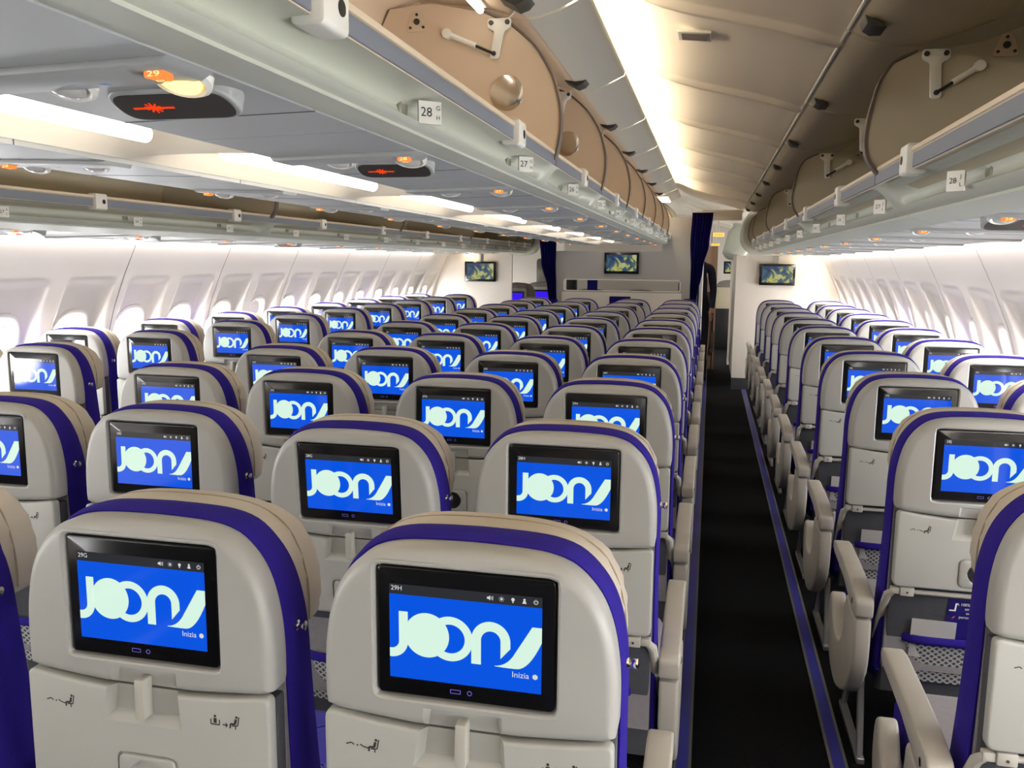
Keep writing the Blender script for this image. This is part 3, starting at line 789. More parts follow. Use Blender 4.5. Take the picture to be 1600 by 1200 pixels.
def make_shell_mesh():
    out = shell_outline(); c = (0.0, 0.995)
    inn = round_poly([(MON[0] - 0.003, MON[2] - 0.004), (MON[1] + 0.003, MON[2] - 0.004), (MON[1] + 0.003, MON[3] + 0.003), (MON[0] - 0.003, MON[3] + 0.003)], 0.010, 4)
    ex = [math.atan2(z - c[1], x - c[0]) % (2 * pi) for x in MON[:2] for z in MON[2:]]
    n = 120
    bm = NB(); rings = []
    def ring(poly, y): rings.append([bm.verts.new((a, y, b)) for a, b in ray_poly(poly, c, n, ex)])
    ring(out, 0.034)
    ring(out, 0.006)
    for k in range(1, 6):
        a = pi / 2 * k / 5; ring(inset_poly(out, 0.017 * (1 - cos(a))), 0.006 - 0.019 * sin(a))
    ring(inset_poly(inn, -0.0075), -0.0145); ring(inset_poly(inn, -0.004), -0.0150); ring(inset_poly(inn, -0.0015), -0.0135); ring(inn, -0.010); ring(inn, 0.004)
    N = len(rings[0])
    for a, b in zip(rings, rings[1:]):
        for i in range(N): bm.faces.new((a[i], a[(i + 1) % N], b[(i + 1) % N], b[i]))
    bm.faces.new(rings[0]); bm.faces.new(rings[-1])
    return mesh_from('back_shell', bm, [shell_m], 50)
def wedge_cut():
    """trapezoid niche for the latch, deeper at the top, spanning shell and tray"""
    b = NB()
    r = [(-0.060, 0.893), (0.056, 0.893), (0.062, 0.802), (-0.074, 0.802)]
    f0 = [b.verts.new((x, -0.05, z)) for x, z in r]; ins = [(-0.050, 0.887), (0.046, 0.887), (0.050, 0.818), (-0.060, 0.818)]
    f1 = [b.verts.new((x, -0.018, z)) for x, z in r]; f2 = [b.verts.new((x, -0.002, z)) for x, z in ins]
    for a, c in ((f0, f1), (f1, f2)):
        for i in range(4): b.faces.new((a[i], a[(i + 1) % 4], c[(i + 1) % 4], c[i]))
    b.faces.new(f0); b.faces.new(f2)
    return b
shell_me = boolean_cut(make_shell_mesh(), [wedge_cut()])
def make_tray():
    P = round_poly([(-0.205, 0.668, 0.018), (0.205, 0.668, 0.018), (0.205, 0.872, 0.014), (0.14, 0.863, 0.0), (0.078, 0.858, 0), (-0.078, 0.858, 0), (-0.14, 0.863, 0), (-0.205, 0.872, 0.014)], 0.01, 4)
    bm = NB(); prism(bm, P, 'y', -0.016, 0.008, 0.005, 3)
    c2 = NB(); rr = round_poly([(-0.052, 0.678), (0.052, 0.678), (0.052, 0.758), (-0.052, 0.758)], 0.016, 5)
    prism(c2, rr, 'y', -0.03, -0.0125)
    return boolean_cut(mesh_from('tray_table', bm, [tray_m]), [wedge_cut(), c2])
tray_me = make_tray()
def cup_me():
    bm = NB(); prism(bm, round_poly([(-0.048, 0.682), (0.048, 0.682), (0.048, 0.754), (-0.048, 0.754)], 0.014, 5), 'y', -0.0195, -0.011, 0.003, 2)
    m = mesh_from('cup_recess', bm, [shell_m])
    c = NB(); disc_lathe(c, (0, -0.03, 0.718), (0, 1, 0), [(0, 0), (0.033, 0), (0.028, 0.0175), (0, 0.0175)], 28)
    return boolean_cut(m, [c])
cup = cup_me()
def latch_me():
    bm = NB(); prism(bm, round_poly([(-0.010, 0.816), (0.006, 0.816), (0.007, 0.880), (-0.009, 0.880)], 0.004, 3), 'y', -0.026, -0.004, 0.002, 2)
    return mesh_from('tray_latch', bm, [latch_m])
latch = latch_me()
def pictos():
    bm = NB(); f = lambda a, b: (a, -0.0163, b); k = 0.0011
    def seg(x0, z0, x1, z1, w=0.0014):
        d = Vector((x1 - x0, z1 - z0)).normalized(); n_ = Vector((-d.y, d.x)) * w / 2 * 1.3
        flat(bm, [(x0 + n_.x, z0 + n_.y), (x1 + n_.x, z1 + n_.y), (x1 - n_.x, z1 - n_.y), (x0 - n_.x, z0 - n_.y)], f)
    def blob(x, z, r): flat(bm, [(x + r * cos(2 * pi * i / 8), z + r * sin(2 * pi * i / 8)) for i in range(8)], f)
    # "buckle up while seated": two buckle halves, arrow, seated figure
    z = 0.824
    seg(-0.172, z, -0.164, z + 0.003); seg(-0.164, z + 0.003, -0.160, z); blob(-0.155, z, 0.0014); seg(-0.151, z + 0.002, -0.146, z - 0.001); seg(-0.146, z - 0.001, -0.141, z - 0.002); seg(-0.141, z - 0.003, -0.138, z - 0.001)
    def sitter(x, z):
        blob(x, z + 0.011, 0.0022); seg(x - 0.001, z + 0.008, x - 0.003, z, 0.003); seg(x - 0.003, z, x - 0.010, z, 0.0024); seg(x - 0.010, z, x - 0.011, z - 0.007, 0.002)
        seg(x + 0.004, z + 0.012, x + 0.0015, z - 0.002, 0.0014); seg(x + 0.0015, z - 0.002, x - 0.008, z - 0.003, 0.0014); seg(x - 0.002, z - 0.003, x - 0.002, z - 0.008, 0.0014)
    sitter(-0.127, z)
    z = 0.826
    blob(0.118, z + 0.009, 0.0022); seg(0.118, z + 0.006, 0.118, z - 0.002, 0.004); seg(0.111, z - 0.004, 0.125, z - 0.004, 0.0016); seg(0.111, z - 0.004, 0.111, z + 0.004, 0.0014); seg(0.125, z - 0.004, 0.125, z + 0.004, 0.0014)
    seg(0.130, z - 0.003, 0.138, z - 0.003); seg(0.135, z, 0.138, z - 0.003); seg(0.135, z - 0.006, 0.138, z - 0.003)
    sitter(0.153, z)
    return mesh_from('pictograms', bm, [ink_m])
picto = pictos()
def monitor_me():
    bm = NB(); P = round_poly([(MON[0], MON[2]), (MON[1], MON[2]), (MON[1], MON[3]), (MON[0], MON[3])], 0.008, 4)
    prism(bm, P, 'y', -0.0165, 0.004, 0.003, 2)
    return mesh_from('monitor', bm, [bezel_m])
mon_me = monitor_me()
SX0, SW, SZ0, SZ1 = -0.1065, 0.213, 0.931, 1.066
def screen_me():
    bm = NB(); yb = -0.0168
    def F(mi, pts, d): flat(bm, pts, lambda u, z: (SX0 + u, yb - d, z), mi)
    F(0, [(0, SZ0), (SW, SZ0), (SW, 1.0515), (0, 1.0515)], 0)
    F(2, [(0, 1.0515), (SW, 1.0515), (SW, SZ1), (0, SZ1)], 0)
    D1 = 0.00012
    def nx(): return None
    def arc(cx, cz, ro, ri, a0, a1, n=28, mi=1):
        for k in range(n):
            t0 = radians(a0 + (a1 - a0) * k / n); t1 = radians(a0 + (a1 - a0) * (k + 1) / n)
            if ri < 1e-6: F(mi, [(cx, cz), (cx + ro * cos(t0), cz + ro * sin(t0)), (cx + ro * cos(t1), cz + ro * sin(t1))], D1)
            else: F(mi, [(cx + ri * cos(t0), cz + ri * sin(t0)), (cx + ro * cos(t0), cz + ro * sin(t0)), (cx + ro * cos(t1), cz + ro * sin(t1)), (cx + ri * cos(t1), cz + ri * sin(t1))], D1)
    # J
    F(1, [(0.0135, 0.982), (0.0265, 0.982), (0.0265, 1.0275), (0.0135, 1.0275)], D1)
    arc(0.0025, 0.9845, 0.024, 0.011, 270, 360, 14); F(1, [(0, 0.9605), (0.0025, 0.9605), (0.0025, 0.9735), (0, 0.9735)], D1)
    F(1, [(0.0135, 0.980), (0.0265, 0.980), (0.0265, 0.986), (0.0135, 0.986)], D1 * 1.1)
    # solid o, ring o
    arc(0.0535, 0.9965, 0.0318, 0, 0, 360, 44)
    D1 = 0.00018; arc(0.0868, 0.9950, 0.0318, 0.0205, 0, 360, 44); D1 = 0.00024
    # n
    F(1, [(0.1165, 0.9635), (0.1300, 0.9635), (0.1300, 1.000), (0.1165, 1.000)], D1)
    arc(0.1435, 0.9985, 0.0270, 0.0135, 0, 180, 28)
    F(1, [(0.1570, 0.9745), (0.1705, 0.990), (0.1705, 1.0), (0.1570, 1.0)], D1)
    # slash with its swept tail
    bz = lambda p, q, r_, n: [((1 - t) ** 2 * p[0] + 2 * t * (1 - t) * q[0] + t * t * r_[0], (1 - t) ** 2 * p[1] + 2 * t * (1 - t) * q[1] + t * t * r_[1]) for t in [i / n for i in range(n + 1)]]
    up = bz((0.1490, 0.9640), (0.1640, 0.9650), (0.1740, 0.9800), 8) + [(0.2000, 1.0240), (0.2130, 1.0240), (0.2130, 1.0030)] + bz((0.2130, 1.0030), (0.197, 0.9640), (0.1800, 0.9630), 10)[1:]
    # as a fan of quads between the two borders
    lo = bz((0.1490, 0.9635), (0.168, 0.9625), (0.1800, 0.9630), 8) + bz((0.1800, 0.9630), (0.196, 0.9640), (0.2130, 1.0030), 8)[1:]
    hi = bz((0.1490, 0.9642), (0.1640, 0.9650), (0.1740, 0.9800), 8) + [(0.1740 + 0.026 * i / 6, 0.9800 + 0.044 * i / 6) for i in range(1, 7)] + [(0.2065, 1.024), (0.213, 1.024)]
    for i in range(16): F(1, [lo[i], lo[i + 1], hi[i + 1], hi[i]], D1)
    # header icons: speaker, sun, lamp, person, power
    zc = 1.0590
    def ic(x): return x
    F(3, [(0.138, zc - .0015), (0.140, zc - .0015), (0.1425, zc - .0035), (0.1425, zc + .0035), (0.140, zc + .0015), (0.138, zc + .0015)], D1)
    F(3, [(0.1436, zc - .002), (0.1444, zc - .002), (0.1444, zc + .002), (0.1436, zc + .002)], D1); F(3, [(0.1455, zc - .003), (0.1463, zc - .003), (0.1463, zc + .003), (0.1455, zc + .003)], D1)
    def dd(x, z, r, n=10): F(3, [(x + r * cos(2 * pi * i / n), z + r * sin(2 * pi * i / n)) for i in range(n)], D1)
    dd(0.158, zc, 0.0018)
    for i in range(8):
        a = pi / 4 * i; c, s_ = cos(a), sin(a)
        F(3, [(0.158 + c * .0026 - s_ * .0003, zc + s_ * .0026 + c * .0003), (0.158 + c * .0038 - s_ * .0003, zc + s_ * .0038 + c * .0003), (0.158 + c * .0038 + s_ * .0003, zc + s_ * .0038 - c * .0003), (0.158 + c * .0026 + s_ * .0003, zc + s_ * .0026 - c * .0003)], D1)
    dd(0.1735, zc + 0.0008, 0.0024); F(3, [(0.1727, zc - .0038), (0.1743, zc - .0038), (0.1743, zc), (0.1727, zc)], D1 * 1.2)
    dd(0.189, zc + 0.0020, 0.0016); F(3, [(0.1862, zc - .0034), (0.1918, zc - .0034), (0.1905, zc + .0004), (0.1875, zc + .0004)], D1)
    for k in range(20):
        t0 = radians(120 + 300 * k / 20); t1 = radians(120 + 300 * (k + 1) / 20)
        F(3, [(0.2045 + .0022 * cos(t0), zc + .0022 * sin(t0)), (0.2045 + .0031 * cos(t0), zc + .0031 * sin(t0)), (0.2045 + .0031 * cos(t1), zc + .0031 * sin(t1)), (0.2045 + .0022 * cos(t1), zc + .0022 * sin(t1))], D1)
    F(3, [(0.2041, zc), (0.2049, zc), (0.2049, zc + .0038), (0.2041, zc + .0038)], D1 * 1.2)
    # round button after the word Inizia
    F(3, [(0.2045 + .0037 * cos(2 * pi * i / 16), 0.9545 + .0037 * sin(2 * pi * i / 16)) for i in range(16)], D1)
    me = mesh_from('screen', bm, [scr_blue, scr_white, scr_head, scr_icon])
    for p in me.polygons: p.use_smooth = False
    return me
scr_me = screen_me()
for p in scr_me.polygons:
    if p.normal.y > 0: p.flip() if hasattr(p, 'flip') else None
inizia_me = text_mesh('Inizia', 0.0118, scr_icon, FACE_BACK)
def ports_me():
    bm = NB(); y = -0.0170
    def F(p): flat(bm, p, lambda a, b: (a, y, b))
    def rectring(x0, x1, z0, z1, w):
        F([(x0, z0), (x1, z0), (x1, z0 + w), (x0, z0 + w)]); F([(x0, z1 - w), (x1, z1 - w), (x1, z1), (x0, z1)])
        F([(x0, z0), (x0 + w, z0), (x0 + w, z1), (x0, z1)]); F([(x1 - w, z0), (x1, z0), (x1, z1), (x1 - w, z1)])
    rectring(-0.020, -0.005, 0.9165, 0.9225, 0.0009)
    for k in range(16):
        a, b = 2 * pi * k / 16, 2 * pi * (k + 1) / 16
        F([(0.0075 + .0026 * cos(a), 0.9195 + .0026 * sin(a)), (0.0075 + .0036 * cos(a), 0.9195 + .0036 * sin(a)), (0.0075 + .0036 * cos(b), 0.9195 + .0036 * sin(b)), (0.0075 + .0026 * cos(b), 0.9195 + .0026 * sin(b))])
    return mesh_from('port_icons', bm, [icon_m])
ports = ports_me()
def full_outline(scale_x, top, zlow, low_half):
    r = [(low_half, zlow), (scale_x * 0.208, 0.72)] + [(scale_x * a, 0.87 + (b - 0.87) * (top - 0.87) / (1.1195 - 0.87)) for a, b in SH]
    return smooth_curve(r, 3)
def cover_me():
    """blue fabric border: wraps round behind the shell, wider towards the seat"""
    R = full_outline(1.018, 1.125, 0.40, 0.219); C = R + [(-a, b) for a, b in R[:-1]][::-1]
    bm = NB(); V = []
    for x, z in C:
        k = sst(1.10, 0.45, z) if False else min(max((1.08 - z) / 0.65, 0), 1)
        yf = 0.092 + 0.075 * k; yr = 0.030 + 0.02 * sst(0.0, 0.9, k)
        n = Vector((x, max(z - 0.95, 0) * 1.2)).normalized() if abs(x) + max(z - .95, 0) > 0 else Vector((1, 0))
        pts = []
        for yy, o in ((yr + 0.004, -0.012), (yr, -0.003), (yr + 0.008, 0.001), (yr * .5 + yf * .5, 0.003), (yf - 0.01, 0.001), (yf, -0.006), (yf - 0.004, -0.02)):
            pts.append(bm.verts.new((x + n.x * o, yy, z + n.y * o)))
        V.append(pts)
    for a, b in zip(V, V[1:]):
        for i in range(len(a) - 1): bm.faces.new((a[i], a[i + 1], b[i + 1], b[i]))
    return mesh_from('fabric_border', bm, [blue_m], 70)
cover = cover_me()
def backrest_me():
    R = full_outline(0.985, 1.108, 0.42, 0.205); P = [(a, b) for a, b in R] + [(-a, b) for a, b in R[:-1]][::-1]
    bm = NB(); prism(bm, P, 'y', 0.030, 0.1)
    # push the front forward low down
    for v in bm.verts:
        if v.co.y > 0.09:
            k = min(max((1.08 - v.co.z) / 0.65, 0), 1); v.co.y = 0.088 + 0.088 * k
        else: v.co.y = 0.034
    return mesh_from('backrest', bm, [greyfab_m], 50)
backrest = backrest_me()
def headrest_me():
    pts = [(0.0, 1.128), (0.07, 1.126), (0.125, 1.116), (0.165, 1.092), (0.190, 1.055), (0.202, 1.01), (0.204, 0.965), (0.196, 0.930), (0.172, 0.914), (0.12, 0.908), (0.0, 0.906)]
    r = smooth_curve(pts, 3); P = r + [(-a, b) for a, b in r[1:-1]][::-1]
    bm = NB(); prism(bm, P, 'y', 0.070, 0.165, 0.030, 5)
    for v in bm.verts:
        x, z = v.co.x, v.co.z
        if v.co.y > 0.10 and abs(x) > 0.12: v.co.y += 0.022 * (abs(x) - 0.12) / 0.08   # side wings lean forward
        v.co.x += 0.0015 * sin(z * 170) * (1 if x > 0 else -1) * (1 if abs(x) > .15 else 0)
    return mesh_from('headrest', bm, [cream_m], 70)
head = headrest_me()
def seam_me():
    pts = [(0.208, 0.945), (0.2085, 0.985), (0.205, 1.02), (0.192, 1.065), (0.168, 1.1005), (0.126, 1.1235), (0.07, 1.1335), (0, 1.1355)]
    pts = [(a - 0.0030, b - 0.0075) for a, b in pts]
    r = smooth_curve(pts, 3); P = r + [(-a, b) for a, b in r[:-1]][::-1]
    bm = NB(); tube(bm, [(a, 0.118, b) for a, b in P], 0.0015, 5)
    return mesh_from('seam', bm, [seam_m])
seam = seam_me()
def knob_me():
    bm = NB(); disc_lathe(bm, (0.2105, 0.058, 0.955), (1, 0, 0), [(0, 0), (0.008, 0), (0.008, 0.006), (0.005, 0.008), (0.0075, 0.013), (0.0075, 0.018), (0, 0.020)], 16)
    return mesh_from('coat_hook', bm, [chrome_m])
knob = knob_me()
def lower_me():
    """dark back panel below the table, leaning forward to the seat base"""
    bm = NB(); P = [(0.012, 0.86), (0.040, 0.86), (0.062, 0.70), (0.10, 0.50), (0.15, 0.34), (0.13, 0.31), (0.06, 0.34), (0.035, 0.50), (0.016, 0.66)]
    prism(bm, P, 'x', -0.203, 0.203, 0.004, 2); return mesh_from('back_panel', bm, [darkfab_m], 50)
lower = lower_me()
def pocket_me():
    bm = NB(); rows = []
    for j in range(7):
        z = 0.385 + 0.125 * j / 6
        rows.append([(x, 0.035 + (0.66 - z) * 0.10 - 0.030 * (1 - (abs(x) / 0.17) ** 8) * (0.6 + 0.4 * j / 6), z) for x in [-0.17 + 0.34 * i / 20 for i in range(21)]])
    sheet(bm, rows); 
    V = []
    for off in (0.0,):
        pass
    o = mesh_from('literature_pocket', bm, [net_m], 60)
    return o
pocket_mesh = pocket_me()
def pocket_band_me():
    bm = NB(); rows = []
    for dz, dy in ((0.500, 0.0), (0.502, -0.004), (0.512, -0.005), (0.522, -0.004), (0.524, 0.001)):
        rows.append([(x, 0.035 + (0.66 - 0.51) * 0.10 - 0.034 * (1 - (abs(x) / 0.172) ** 8) + dy, dz) for x in [-0.172 + 0.344 * i / 20 for i in range(21)]])
    sheet(bm, rows); return mesh_from('pocket_band', bm, [blue_m], 60)
pocket_band = pocket_band_me()
def table_arm_me():
    bm = NB()
    for sx in (-1, 1):
        box(bm, sx * 0.166 - 0.017, sx * 0.166 + 0.017, -0.010, 0.016, 0.640, 0.665, 0.003, 2)
        tube(bm, [(sx * 0.196, 0.0, 0.652), (sx * 0.209, 0.012, 0.635), (sx * 0.213, 0.04, 0.59), (sx * 0.214, 0.075, 0.53), (sx * 0.213, 0.11, 0.47)], [0.008, 0.011, 0.010, 0.010, 0.009], 10)
        box(bm, min(sx * 0.183, sx * 0.205), max(sx * 0.183, sx * 0.205), -0.006, 0.012, 0.643, 0.661, 0.003, 2)
        disc_lathe(bm, (sx * 0.166, -0.0102, 0.651), (0, -1, 0), [(0, 0), (0.003, 0), (0.003, 0.001), (0, 0.001)], 8, mi=1)
    tube(bm, [(-0.15, 0.004, 0.650), (0.15, 0.004, 0.650)], 0.0065, 10)
    return mesh_from('table_arm', bm, [latch_m, ink_m])
table_arm = table_arm_me()
def cushion_me():
    bm = NB(); prism(bm, round_poly([(-0.212, 0.10), (0.212, 0.10), (0.212, 0.600), (-0.212, 0.600)], 0.05, 5), 'z', 0.385, 0.475, 0.030, 4)
    return mesh_from('seat_cushion', bm, [greyfab_m], 60)
def cushion_cover_me():
    bm = NB(); prism(bm, round_poly([(-0.223, 0.11), (0.223, 0.11), (0.223, 0.612), (-0.223, 0.612)], 0.05, 5), 'z', 0.345, 0.452, 0.016, 3)
    return mesh_from('cushion_border', bm, [blue_m], 60)
cush, cushb = cushion_me(), cushion_cover_me()
ARM = [(0.020, 0.556), (0.016, 0.600), (0.030, 0.615), (0.12, 0.629), (0.25, 0.637), (0.42, 0.640), (0.462, 0.634), (0.468, 0.612), (0.44, 0.600), (0.38, 0.597), (0.24, 0.588), (0.15, 0.572), (0.09, 0.554)]
def arm_me(w):
    bm = NB(); prism(bm, round_poly(ARM, 0.010, 3), 'x', -w, w, 0.006, 3); return mesh_from('armrest', bm, [arm_m], 50)
arm_wide, arm_thin = arm_me(0.024), arm_me(0.020)
def arm_panel_me():
    P = smooth_curve([(0.028, 0.548), (0.024, 0.47), (0.045, 0.385), (0.13, 0.295), (0.26, 0.238), (0.36, 0.236), (0.44, 0.275), (0.485, 0.35), (0.485, 0.43), (0.462, 0.462), (0.430, 0.452), (0.395, 0.405), (0.34, 0.378), (0.27, 0.385), (0.215, 0.43), (0.195, 0.50), (0.180, 0.562), (0.10, 0.550)], 3)
    bm = NB(); prism(bm, P, 'x', -0.0225, 0.0225, 0.009, 3)
    disc_lathe(bm, (0.0, -0.0, 0.0), (1, 0, 0), [(0, 0), (0.0001, 0)], 3) if False else None
    return mesh_from('armrest_panel', bm, [arm_m], 50)
arm_panel = arm_panel_me()
def arm_button_me(sx):
    bm = NB(); disc_lathe(bm, (sx * 0.024, 0.060, 0.590), (sx, 0, 0), [(0, -0.001), (0.009, -0.001), (0.009, 0.002), (0, 0.0035)], 14); return mesh_from('recline_button', bm, [chrome_m])
arm_btn = {1: arm_button_me(1), -1: arm_button_me(-1)}
def leg_me():
    bm = NB()
    box(bm, -0.012, 0.012, 0.25, 0.62, 0.0, 0.020, 0.003, 1)
    tube(bm, [(0, 0.275, 0.015), (0, 0.30, 0.12), (0, 0.33, 0.24), (0, 0.335, 0.36)], 0.011, 8)
    tube(bm, [(0, 0.60, 0.015), (0, 0.50, 0.18), (0, 0.44, 0.355)], 0.010, 8)
    return mesh_from('leg', bm, [metal_m])
leg_mesh = leg_me()
def beam_me():
    bm = NB()
    tube(bm, [(-0.218, 0.20, 0.335), (0.218, 0.20, 0.335)], 0.017, 10); tube(bm, [(-0.218, 0.50, 0.335), (0.218, 0.50, 0.335)], 0.017, 10)
    box(bm, -0.20, 0.20, 0.18, 0.56, 0.330, 0.352, 0.004, 1)
    return mesh_from('seat_frame', bm, [metal_m])
beam = beam_me()
def belt_me():
    bm = NB(); sheet(bm, [[(x + t * 0.02, 0.20 + 0.05 * sin(3 * t) + 0.02, 0.479 - 0.004 * abs(t)) for x in (-0.02 + 0.0, 0.02)] for t in [i / 6 for i in range(7)]])
    return bm

BACK = {'back_shell', 'monitor', 'tray_table', 'fabric_border', 'headrest', 'backrest', 'coat_hook'}
def make_seat(name='airline_seat'):
    t = thing(name, '', 'seat')
    obj('back_shell', shell_me, parent=t)
    m = obj('monitor', mon_me, parent=t, loc=(0, 0.006, 0)); sc = obj('screen', scr_me, parent=m); obj('port_icons', ports, parent=m)
    w = obj('start_word', inizia_me, parent=m); w.location = (SX0 + 0.1845, -0.01700, 0.9545)
    tr = obj('tray_table', tray_me, parent=t); obj('tray_latch', latch, parent=tr); obj('cup_recess', cup, parent=tr); obj('pictograms', picto, parent=tr)
    fb = obj('fabric_border', cover, parent=t); obj('backrest', backrest, parent=t)
    h = obj('headrest', head, parent=t); obj('seam', seam, parent=h)
    obj('coat_hook', knob, parent=t)
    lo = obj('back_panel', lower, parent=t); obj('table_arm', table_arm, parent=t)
    pk = obj('literature_pocket', pocket_mesh, parent=t); obj('pocket_band', pocket_band, parent=pk)
    obj('seat_cushion', cush, parent=t); obj('cushion_border', cushb, parent=t)
    obj('seat_frame', beam, parent=t)
    for sx in (-1, 1):
        o = obj('leg', leg_mesh, parent=t); o.location = (sx * 0.20, 0, 0)
    return t
def dup(root):
    r = root.copy(); COL.objects.link(r)
    for ch in root.children:
        c = ch.copy(); COL.objects.link(c); c.parent = r
        for g in ch.children:
            d = g.copy(); COL.objects.link(d); d.parent = c
    return r
proto = make_seat(); proto_used = False
def place_seat(x, y, letter, row, label, arms, recline):
    """row: the number on its back screen"""
    global proto_used
    t = dup(proto)
    t.location = (x, y, 0); t['label'] = label; t['group'] = 'economy seats in rows'
    piv = Matrix.Translation((0, 0.14, 0.45)); R = piv @ Matrix.Rotation(recline, 4, 'X') @ piv.inverted()
    for c in list(t.children):
        n = c.name.split('.')[0]
        if n in BACK: c.matrix_basis = R @ c.matrix_basis if n not in () else c.matrix_basis
        if n == 'monitor':
            te = obj('seat_number', text_mesh('%d%s' % (row, letter), 0.0095, scr_icon, FACE_BACK), parent=c); te.location = (SX0 + 0.0105, -0.0170, 1.0600)
    # armrests: sx side, wide ones at the aisle with their moulded side panel
    for off, wide in arms:
        a = obj('armrest', arm_wide if wide else arm_thin, parent=t, loc=(off, 0, 0))
        if wide:
            obj('armrest_panel', arm_panel, parent=a); obj('recline_button', arm_btn[1 if off > 0 else -1], parent=a)
    return t
COLNAME = {'D': 'centre block left aisle seat', 'E': 'centre block left-middle seat', 'G': 'centre block right-middle seat', 'H': 'centre block right aisle seat',
           'J': 'right block aisle seat', 'L': 'right block window seat', 'C': 'left block aisle seat', 'A': 'left block window seat'}
SEATARMS = {'D': [(-0.248, True), (0.252, False)], 'E': [(0.272, False)], 'G': [(0.250, False)], 'H': [(0.248, True)],
            'J': [(-0.262, True), (0.25, False)], 'L': [(0.242, False)], 'C': [(0.262, True)], 'A': [(0.25, False), (-0.242, False)]}
def ym(letter, row):
    k = 29 - row
    return ROW0 + PITCH * k + (0.480 if letter in 'JL' else (-0.312 if letter in 'CA' else 0))
REC = {(28, 'G'): 0.075, (26, 'D'): 0.05, (29, 'G'): 0.0, (20, 'L'): 0.06, (25, 'A'): 0.0}
FRONT = {'C': 18, 'A': 18}
for row in range(29, 17, -1):
    for L in 'ACDEGHJL':
        if row < FRONT.get(L, 19): continue
        if L in 'AC' and row > (26 if L == 'A' else 27): continue
        if L == 'D' and row == 29: continue
        fr = row - FRONT.get(L, 19)
        nth = ORD[fr] + ' row from bulkhead,'
        if row >= 27: lab = 'grey seat back with blue trim, screen numbered %d%s, %s' % (row, L, COLNAME[L])
        else: lab = 'grey and blue seat, %s %s' % (nth, COLNAME[L])
        if fr == 0: lab = 'grey and blue seat nearest the front bulkhead, %s' % COLNAME[L]
        if (row, L) == (28, 'G'): lab = 'slightly reclined grey seat back, screen numbered 28G, right of centre'
        place_seat(XC[L], ym(L, row), L, row, lab, SEATARMS[L], REC.get((row, L), random.uniform(-0.006, 0.012)))

for o_ in list(proto.children_recursive) + [proto]: bpy.data.objects.remove(o_)

# leaflets and sick bags tucked into the pockets of the right aisle seats
def tucked(row, L, dx, what, side_label):
    x, y = XC[L], ym(L, row)
    if what == 'bag':
        bm = NB(); rows = []
        for j in range(6):
            z = 0.492 + 0.113 * j / 5; rows.append([(xx, y + 0.010 + (0.66 - z) * 0.12 + 0.001 + 0.0005 * sin(xx * 60), z - 0.10 * xx * 0.2) for xx in [x + dx - 0.055 + 0.11 * i / 6 for i in range(7)]])
        sheet(bm, rows); bmesh.ops.solidify(bm, geom=bm.faces[:], thickness=0.003)
        o = obj('sickness_bag', bm, paper_m); tag(o, 'white paper bag in the seat pocket behind %s' % side_label, 'paper bag', 'white bags in seat pockets')
        bm = NB()
        for k in range(9): flat(bm, [(x + dx - 0.005 + k * 0.005, 0.585), (x + dx - 0.0015 + k * 0.005, 0.585), (x + dx - 0.0015 + k * 0.005, 0.588), (x + dx - 0.005 + k * 0.005, 0.588)], lambda a, b: (a, y + 0.010 + (0.66 - b) * 0.12 - 0.0065, b))
        flat(bm, [(x + dx + 0.041, 0.583), (x + dx + 0.047, 0.590), (x + dx + 0.045, 0.590), (x + dx + 0.040, 0.584)], lambda a, b: (a, y + 0.010 + (0.66 - b) * 0.12 - 0.0065, b), 1)
        p = obj('printed_line', bm, [ink_m, red_m]); p.parent = o
    else:
        bm = NB(); P = [(x + dx - 0.055, 0.46), (x + dx + 0.075, 0.455), (x + dx + 0.085, 0.632), (x + dx - 0.040, 0.636)]
        V0 = [bm.verts.new((a, y + 0.0135 + (0.66 - b) * 0.12, b)) for a, b in P]; bm.faces.new(V0); bmesh.ops.solidify(bm, geom=bm.faces[:], thickness=0.002)
        o = obj('leaflet', bm, leaf_m); tag(o, 'dark blue leaflet sticking out of the seat pocket behind %s' % side_label, 'leaflet', 'blue leaflets in seat pockets')
        for k, ln in enumerate(('A 100% free inflight', 'streaming', 'on your', 'personal device')):
            te = obj('leaflet_text', text_mesh(ln, 0.0105, paper_m, FACE_BACK), parent=o)
            te.location = (x + dx + 0.018, y + 0.0135 + 0.12 * (0.66 - (0.622 - 0.012 * k)) - 0.004, 0.622 - 0.012 * k)
        bm = NB(); f = lambda a, b: (a, y + 0.0135 + (0.66 - b) * 0.12 - 0.004, b); X = x + dx
        flat(bm, [(X - 0.028, 0.602), (X - 0.024, 0.602), (X - 0.022, 0.625), (X - 0.026, 0.625)], f); flat(bm, [(X - 0.040, 0.602), (X - 0.028, 0.602), (X - 0.027, 0.606), (X - 0.040, 0.606)], f)
        flat(bm, [(X + 0.060, 0.604), (X + 0.080, 0.600), (X + 0.080, 0.603), (X + 0.066, 0.606), (X + 0.078, 0.622), (X + 0.074, 0.622)], f)
        p = obj('leaflet_mark', bm, paper_m); p.parent = o
for row in (28, 27, 26, 25):
    tucked(row, 'J', -0.015 + (0.01 if row == 27 else 0), 'leaflet', 'right aisle seat %dJ' % row)
    tucked(row, 'J', -0.088, 'bag', 'right aisle seat %dJ' % row)
